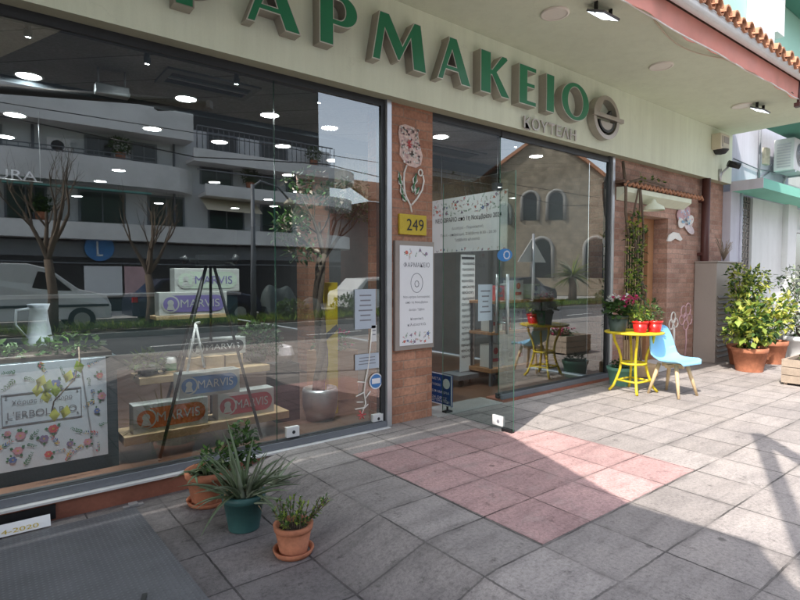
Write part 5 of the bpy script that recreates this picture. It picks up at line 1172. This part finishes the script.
for lab, x, z, w, h, m in gifts:
    t = thing('gift_box', lab, 'box', (x+w/2, 5.55, z)); mb = MB(); mb.box(x, x+w, 5.45, 5.65, z+.001, z+h); mb.build('carton', M[m], t, bevel=.004)
    mb = MB(); mb.disc((x+w*.5, 5.448, z+h*.72), w*.2, (1, 0, 0), (0, 0, 1), 16); mb.box(x+w*.2, x+w*.8, 5.447, 5.449, z+h*.25, z+h*.4); mb.build('print', M['flow_red' if m == 'white' else 'ink_grey'], t)
t = thing('shop_counter', 'long dark counter across the middle of the shop', 'counter', (1.5, 10.5, 0)); mb = MB(); mb.box(-2, 4, 10.2, 10.8, 0, 1.25); mb.build('front', M['dteal'], t); mb = MB(); mb.box(-2.05, 4.05, 10.15, 10.85, 1.25, 1.3); mb.build('top_slab', M['interior_wall'], t)

# ================================================================== ACROSS THE STREET (seen mirrored in the glass)
FY = -18.8
ap = thing('apartment_block', 'white apartment block with long balcony bands and rounded corner across the street', 'building', (4, FY, 0))
def app(name, mb, m, par=None, bevel=0): return mb.build(name, m, par or ap, bevel=bevel)
mb = MB(); mb.box(-30, 17.5, FY-6, FY-1.3, 0, 9.3); app('wall', mb, M['apt_wall'])
mb = MB(); mb.box(-30, 17.5, FY-6, FY-2.6, 9.3, 19); app('upper_wall', mb, M['apt_dark'])
def parapet(z0, z1, x0, x1, m='apt_white', rc=True):
    pts = [(x0, FY), (x1-2.4, FY)]+([(x1-2.4+2.4*math.sin(R(a)), FY-2.4+2.4*math.cos(R(a))) for a in range(15, 91, 15)] if rc else [(x1, FY)])+[(x1, FY-3), (x0, FY-3)]
    mb = MB(); mb.prism([(x, y, z0) for x, y in pts], (0, 0, .2)); inner = pts[:-2]
    for (ax, ay), (bx, by) in zip(inner[:-1], inner[1:]): mb.prism([(ax, ay, z0+.2), (bx, by, z0+.2), (bx, by-.16, z0+.2), (ax, ay-.16, z0+.2)], (0, 0, z1-z0-.2))
    return app('balcony', mb, M[m])
parapet(3.3, 4.05, -30, 19.2); parapet(5.85, 7.05, -30, 9.4); parapet(8.4, 9.75, -30, 8.8, rc=False)
parapet(5.75, 6.35, 9.4, 19.4); parapet(7.45, 8.1, 8.8, 19.6)
mb = MB()
for z in (7.0, 9.2): mb.tube([(9, FY-.1, z+.05), (17, FY-.1, z+.05)], .04, 5)
for i in range(30):
    mb.tube([(9+.28*i, FY-.1, 8.1), (9+.28*i, FY-.1, 9.25)], .022, 4)
app('railing', mb, M['frame_grey'])
for (x0, x1, z0, z1) in ((-3, -1.7, 7.0, 8.2), (.3, 1.0, 7.2, 8.1), (4.3, 5.3, 7.05, 8.15), (6.3, 7.3, 7.05, 8.15), (9.6, 11.2, 6.5, 7.4), (12.2, 13.8, 6.5, 7.4), (14.6, 16.2, 6.5, 7.4), (-2, -.6, 4.2, 5.6), (1.2, 2.6, 4.2, 5.6), (4.0, 5.8, 4.2, 5.6), (7, 8.6, 4.2, 5.6), (10, 11.8, 4.2, 5.6), (13, 14.8, 4.2, 5.6), (10, 11.5, 8.2, 9.2), (13, 14.5, 8.2, 9.2)):
    mb = MB(); mb.box(x0, x1, FY-1.3, FY-1.27, z0, z1); w_ = app('window', mb, M['pane_dark'])
    mb = MB(); mb.box(x0-.1, x0, FY-1.3, FY-1.24, z0, z1+.1); mb.box(x1, x1+.1, FY-1.3, FY-1.24, z0, z1+.1); mb.box(x0, x1, FY-1.3, FY-1.24, z1, z1+.1); mb.box((x0+x1)/2-.03, (x0+x1)/2+.03, FY-1.27, FY-1.25, z0, z1); mb.build('window_frame', M['frame_grey'], w_)
mb = MB(); mb.box(-30, 18, FY-3, FY-.9, 0, 3.3); app('shop_front', mb, M['shop_dark'])
mb = MB(); mb.box(-30, 18, FY-.9, FY-.82, 2.2, 2.26); mb.box(-30, 18, FY-.9, FY-.86, 2.5, 3.2); app('shop_trim', mb, M['frame_grey'])
mb = MB(); mb.box(1.0, 6.8, FY-.35, FY+.0, 5.55, 5.62); app('glass_awning', mb, M['teal_glass'])
for lab, x, z in (('small white air conditioner on the upper balcony wall, beside a dark pipe', 2.7, 7.15), ('small white air conditioner low on the upper balcony wall at the left', -.6, 7.15)):
    t = thing('air_conditioner', lab, 'air conditioner', (x, FY-1.1, z)); mb = MB(); mb.box(x, x+.9, FY-1.3, FY-.95, z, z+.7); mb.build('casing', M['apt_white'], t); mb = MB(); mb.disc((x+.4, FY-.945, z+.35), .26, (-1, 0, 0), (0, 0, 1), 18); mb.build('fan_grille', M['shop_dark'], t)
t = thing('round_sign', 'round blue shop sign with a white stroke across the street', 'sign', (4.65, FY-.8, 2.9)); mb = MB(); mb.tube([(4.65, FY-.82, 2.95), (4.65, FY-.74, 2.95)], .62, 32); mb.build('disc', M['blue_mid'], t)
mb = MB(); mb.box(4.52, 4.6, FY-.735, FY-.72, 2.6, 3.25); mb.box(4.52, 4.78, FY-.735, FY-.72, 2.56, 2.64); mb.build('stroke', M['paper'], t)
for lab, x0, x1, z0, z1, m in (('white poster on the dark shopfront across the street', 4.0, 5.6, .7, 2.1, 'paper'), ('pink poster on the dark shopfront across the street', 5.7, 6.8, .7, 2.1, 'rosepink')):
    mb = MB(); mb.box(x0, x1, FY-.86, FY-.83, z0, z1); tag(mb.build('shop_poster', M[m], base=(x0, FY, z0)), lab, 'poster')
t = thing('brick_house', 'red brick house beside the white apartment block across the street', 'building', (21, FY, 0)); mb = MB(); mb.box(19.9, 26, FY-7, FY-.4, 0, 6.4); mb.build('wall', M['brick_far'], t)
mb = MB(); mb.prism([(19.7, FY-.2, 6.4), (26.2, FY-.2, 6.4), (26.2, FY-3.7, 8.2), (19.7, FY-3.7, 8.2)], (0, 0, .15)); mb.build('roof', M['tile'], t)
for x in (20.8, 22.8, 24.6): mb = MB(); mb.box(x, x+.8, FY-.4, FY-.37, 1.2, 2.8); mb.box(x, x+.8, FY-.4, FY-.37, 4, 5.3); mb.build('window', M['pane_dark'], t)
mb = MB()
for z in (7.12, 7.3): mb.tube([(-30, FY-.08, z), (7.0, FY-.08, z)], .025, 5)
for i in range(46): mb.tube([(-12+.4*i, FY-.08, 7.05), (-12+.4*i, FY-.08, 7.3)], .015, 4)
for x in (-4, 2.2, 8.2): mb.tube([(x, FY-1.25, 4), (x, FY-1.25, 9.3)], .06, 6)
app('railing', mb, M['frame_grey'])
for x, z, lab in ((5.6, 7.05, 'green plants on the upper balcony between two windows across the street'), (2.4, 4.05, 'green plants on the lower balcony across the street'), (12.0, 6.35, 'green plants on the rounded balcony across the street'), (16.0, 8.1, 'green plants behind the upper balcony railing across the street')):
    t = thing('balcony_plant', lab, 'plant', (x, FY-.6, z)); mb = MB(); mb.lathe((x, FY-.6, z), [(.001, 0), (.18, 0), (.24, .4), (.001, .38)], 12); mb.build('pot', M['terra'], t); mb = MB(); blobs(mb, [((x, FY-.6, z+.75), (.5, .35, .45))], 260, .18, .1, (0, 1)); mb.build('foliage', [M['leaf_mid'], M['leaf_dark']], t)
for x0, x1, z, lab in ((9.5, 12.5, 5.55, 'cream rolled sun blind over the lower balcony across the street'), (-3.5, .5, 5.6, 'grey sun blind over the lower balcony at the left across the street')):
    mb = MB(); mb.prism([(x0, FY-1.2, z+.2), (x0, FY-.1, z-.5), (x0, FY-.1, z-.53), (x0, FY-1.2, z+.17)], (x1-x0, 0, 0)); tag(mb.build('sun_blind', M['cream'] if x0 > 0 else M['taupe'], base=(x0, FY, z)), lab, 'sun blind')
mb = MB()
for k in range(24): mb.tube([(-8+3*k, -12.9, 6.6-.25*math.sin(k/2*math.pi) if k % 2 else 6.6), (-5+3*k, -12.9, 6.6-.25*math.sin((k+1)/2*math.pi) if (k+1) % 2 else 6.6)], .022, 4)
for k in range(24): mb.tube([(-8+3*k, -13.3, 7.4), (-5+3*k, -13.3, 7.4)], .016, 4)
tag(mb.build('overhead_cable', M['black'], base=(0, -13, 6.5)), 'dark overhead cables running along the far side of the street', 'cable')
# stone church-like building far along the street
t = thing('stone_church', 'sandy stone church with tall gable and arched windows across the street', 'building', (37.5, FY, 0))
mb = MB(); mb.prism([(30, FY, 0), (45, FY, 0), (45, FY, 7.4), (38, FY, 13), (36.5, FY, 13), (30, FY, 8.2)], (0, -10, 0)); mb.build('wall', M['stone_far'], t)
mb = MB(); mb.prism([(29.6, FY+.3, 8.2), (36.6, FY+.3, 13.3), (36.6, FY+.3, 13.0), (29.8, FY+.3, 8.0)], (0, -10.6, 0)); mb.prism([(37.9, FY+.3, 13.3), (45.5, FY+.3, 7.3), (45.4, FY+.3, 7.0), (37.9, FY+.3, 13.0)], (0, -10.6, 0)); mb.build('roof', M['tile'], t)
def arch(x, z0, z1, w):
    mb = MB(); pts = [(x-w/2, z0), (x+w/2, z0)]+[(x+w/2*math.cos(R(a)), z1+w/2*math.sin(R(a))) for a in range(0, 181, 20)]
    mb.prism([(a, FY+.02, b) for a, b in pts], (0, -.1, 0)); w_ = mb.build('window', M['pane_dark'], t)
    mb = MB(); mb.tube([(x-w/2-.1, FY+.03, z0)]+[(x-(w/2+.1)*math.cos(R(a)), FY+.03, z1+(w/2+.1)*math.sin(R(a))) for a in range(0, 181, 20)]+[(x+w/2+.1, FY+.03, z0)], .14, 6); mb.build('window_frame', M['kerb'], w_)
for x in (33, 37.2, 41.4): arch(x, 1.5, 4.0, 1.5)
for x in (36.2, 38.3): arch(x, 6.3, 8.0, 1.2)
arch(34.0, 6.0, 7.2, 1.0)
t.rotation_euler[2] = R(50)
t = thing('tall_brick_house', 'tall dark red brick block at the far right across the street', 'building', (52, FY, 0)); mb = MB(); mb.box(46, 60, FY-8, FY+1, 0, 9.5); mb.build('wall', M['brick_far'], t)
for x in (47.5, 50.5, 53.5): mb = MB(); mb.box(x, x+1.2, FY+1, FY+1.03, 1.5, 3.5); mb.box(x, x+1.2, FY+1, FY+1.03, 5, 7); mb.build('window', M['pane_dark'], t)

# vehicles
def vehicle(name, lab, cat, x0, y0, prof, glassp, W, paint, wheels, rear=None, extra=None):
    """prof: side outline (x,z) seen from +y; y0 near side; wheels [(x, r)]"""
    t = thing(name, lab, cat, (x0, y0-W/2, -.2)); zb = -.2
    mb = MB(); n = len(prof)
    def ring(y, k, sh): return [(x0+x, y, zb+z) for x, z in prof]
    def inset(f): 
        cx = sum(p[0] for p in prof)/n
        return [(x0+cx+(x-cx)*(1-f*.35), zb+z-(f*.10 if z > .9 else 0)) for x, z in prof]
    rings = []
    for y, f in ((y0-.0, 1.0), (y0-.12, 0), (y0-W+.12, 0), (y0-W, 1.0)):
        rings.append([(a, y-(.10 if b > zb+1.05 and y == y0 else 0)+(.10 if b > zb+1.05 and y == y0-W else 0), b) for a, b in (inset(f*.25) if f else inset(0))])
    base = len(mb.v)
    for r in rings: mb.v += r
    for j in range(3):
        for q in range(n): mb.f.append((base+j*n+q, base+(j+1)*n+q, base+(j+1)*n+(q+1) % n, base+j*n+(q+1) % n)); mb.mi.append(0); mb.sm.append(False)
    mb.f.append(tuple(base+q for q in range(n))); mb.mi.append(0); mb.sm.append(False); mb.f.append(tuple(base+3*n+q for q in range(n))[::-1]); mb.mi.append(0); mb.sm.append(False)
    mb.build('body', M[paint], t, bevel=.03)
    for g in glassp:
        for yy in (y0+.012, ):
            mb = MB(); mb.poly([(x0+x, yy-.085, zb+z) for x, z in g][::-1]); mb.build('window', M['pane_dark'], t)
    for x, r in wheels:
        for yy in (y0-.06, y0-W+.06):
            mb = MB(); mb.tube([(x0+x, yy-.11, zb+r), (x0+x, yy+.11, zb+r)], r, 20); w_ = mb.build('wheel', M['rubber'], t)
            mb = MB(); mb.tube([(x0+x, yy-.115, zb+r), (x0+x, yy+.115, zb+r)], r*.6, 16); mb.build('rim', M['alu'], w_)
    return t
VP = [(0, .42), (.05, 1.95), (.25, 2.18), (2.9, 2.18), (3.45, 2.05), (4.25, 1.40), (5.05, 1.20), (5.2, .85), (5.2, .42)]
v = vehicle('parked_van', 'white panel van parked across the street', 'van', -1.6, -11.0, VP, [[(3.15, 1.95), (2.95, 1.35), (4.05, 1.35), (3.5, 1.88)]], 2.1, 'car_white', [(.95, .40), (4.3, .40)])
mb = MB(); mb.box(-1.5, 3.5, -11.0, -10.985, .62, .70); mb.build('side_trim', M['ink'], v)
mb = MB(); mb.prism([(-.6, -11.9, 1.98), (-.55, -11.9, 2.75), (-1.1, -11.9, 2.1)], (0, -.03, 0)); mb.tube([(-.58, -11.9, 1.95), (-.54, -11.9, 2.8)], .02, 5); o = mb.build('red_pennant', M['car_red'], base=(-.6, -11.9, 1.98)); tag(o, 'small red pennant on the roof of the white van', 'flag')
CP = [(0, .40), (.0, .95), (.12, 1.12), (.45, 1.20), (1.0, 1.72), (2.6, 1.80), (3.5, 1.25), (4.6, 1.05), (4.8, .75), (4.8, .40)]
v = vehicle('parked_car', 'dark blue car with red tail lamp parked behind the white van', 'car', 4.3, -11.3, CP, [[(1.05, 1.60), (.75, 1.22), (3.2, 1.22), (2.55, 1.70)]], 2.0, 'car_blue', [(.95, .40), (3.85, .40)])
mb = MB(); mb.box(4.29, 4.45, -11.42, -11.27, .70, .88); mb.build('tail_lamp', M['car_red'], v)
v = vehicle('parked_car', 'white car parked further along across the street', 'car', 13.2, -11.3, CP, [[(1.05, 1.60), (.75, 1.22), (3.2, 1.22), (2.55, 1.70)]], 2.0, 'car_white', [(.95, .40), (3.85, .40)])
v = vehicle('parked_car', 'dark car parked before the stone church across the street', 'car', 24, -11.3, CP, [[(1.05, 1.60), (.75, 1.22), (3.2, 1.22), (2.55, 1.70)]], 2.0, 'car_blue', [(.95, .40), (3.85, .40)])
t = thing('covered_motorbike', 'motorbike under a grey tarpaulin across the street', 'motorbike', (10.4, -11.6, -.2))
mb = MB(); 
def tarp(u, v_):
    x = 9.2+2.6*u; h = 1.1+.35*math.sin(u*6)+.15*math.sin(u*17); s_ = (v_-.5)*2
    return (x, -11.6+s_*(.55+.1*math.sin(u*20)), -.2+h*(1-abs(s_)**2.2)*(1 if .02 < u < .98 else .2))
mb.grid(tarp, 30, 14); mb.build('cover', M['tarp'], t); mb = MB(); mb.tube([(9.7, -11.65, .15), (9.7, -11.55, .15)], .35, 16); mb.tube([(11.3, -11.65, .15), (11.3, -11.55, .15)], .35, 16); mb.build('wheel', M['rubber'], t)
# trees and poles on the strip
def bare_tree(lab, x, y, h, leaves=0):
    t = thing('street_tree', lab, 'tree', (x, y, -.05)); mb = MB(); tips = []
    mb.tube([(x, y, -.1), (x+.05, y, h*.2), (x-.03, y, h*.4)], [.16, .13, .11], 9)
    for d in ((.5, .1, .9), (-.5, 0, .9), (.1, .4, 1), (0, -.4, 1), (.25, 0, 1)): branch(mb, (x-.03, y, h*.4), d, h*.28, .07, 3, .55, 0, tips, .2)
    mb.build('trunk', M['bark'], t)
    if leaves:
        mb = MB(); blobs(mb, [(tuple(p), (.3, .3, .25)) for p, d in tips[:40]], leaves, .16, .1, (0, 1)); mb.build('crown', [M['leaf_mid'], M['leaf_dark']], t)
bare_tree('bare branching tree on the grass strip in front of the white van', 1.7, -9.2, 5.2)
bare_tree('bare young tree on the grass strip between the parked cars', 4.4, -9.4, 4.2)
bare_tree('sparse leafy tree on the grass strip near the brick house', 16.5, -9.5, 5.5, 500)
bare_tree('tall bare tree before the dark brick block', 40, -8.0, 9.0)
bare_tree('bare tree beside the stone church gable', 43.5, -12.0, 8.5)
t = thing('street_lamp', 'dark street lamp with a curved arm on the grass strip', 'street lamp', (7.9, -9.4, -.05)); mb = MB(); mb.tube([(7.9, -9.4, -.1), (7.9, -9.4, 4.9)], [.11, .07], 10); mb.tube([(7.9, -9.4, 4.8), (8.2, -9.4, 5.05), (8.9, -9.4, 4.9), (9.3, -9.4, 4.5)], .04, 6); mb.build('pole', M['frame_grey'], t); mb = MB(); mb.lathe((9.35, -9.4, 4.3), [(.02, .25), (.18, .1), (.22, 0), (.001, -.02)], 14); mb.build('lamp_head', M['cream'], t)
t = thing('palm_tree', 'short palm tree with spiky fan leaves on the grass strip', 'palm tree', (27.5, -9.4, -.05)); mb = MB(); mb.tube([(27.5, -9.4, -.1), (27.5, -9.4, 1.6)], [.28, .22], 10); mb.build('trunk', M['bark'], t); mb = MB()
for k in range(80):
    a = rnd(0, 6.28); blade(mb, (27.5, -9.4, 1.6), a, rnd(1.2, 1.9), .12, rnd(-.2, 1.4), random.choice((0, 1)), 6, .9)
mb.build('crown', [M['leaf_grey'], M['leaf_fresh']], t)
t = thing('traffic_sign', 'triangular road sign seen from its pale back on a thin post at the kerb', 'traffic sign', (14.95, -2.5, 0)); mb = MB(); mb.prism([(14.2, -2.5, 2.09), (15.7, -2.5, 2.09), (14.95, -2.5, 2.9)][::-1], (0, -.02, 0)); mb.build('plate', M['white'], t, bevel=.003); mb = MB(); mb.tube([(14.95, -2.46, -.1), (14.95, -2.46, 3.05)], .05, 10); mb.build('pole', M['alu'], t)
for i, (x, lab) in enumerate(((9.5, 'clipped shrub on the grass strip in front of the tarpaulin'), (12.0, 'round shrub on the grass strip by the white car'), (19, 'round shrub on the grass strip before the brick house'), (22.5, 'large round shrub on the grass strip beside the palm'), (31, 'large round shrub on the grass strip before the church'))):
    t = thing('shrub', lab, 'shrub', (x, -9.5, -.05)); r = rnd(.45, .8); mb = MB(); blobs(mb, [((x, -9.5, r*.7), (r*1.3, r, r*.8))], 420, .16, .1, (0, 1)); mb.build('foliage', [M['leaf_mid'], M['leaf_dark']], t); mb = MB(); mb.tube([(x, -9.5, -.1), (x, -9.5, .4)], .05, 5); mb.build('stem', M['bark'], t)
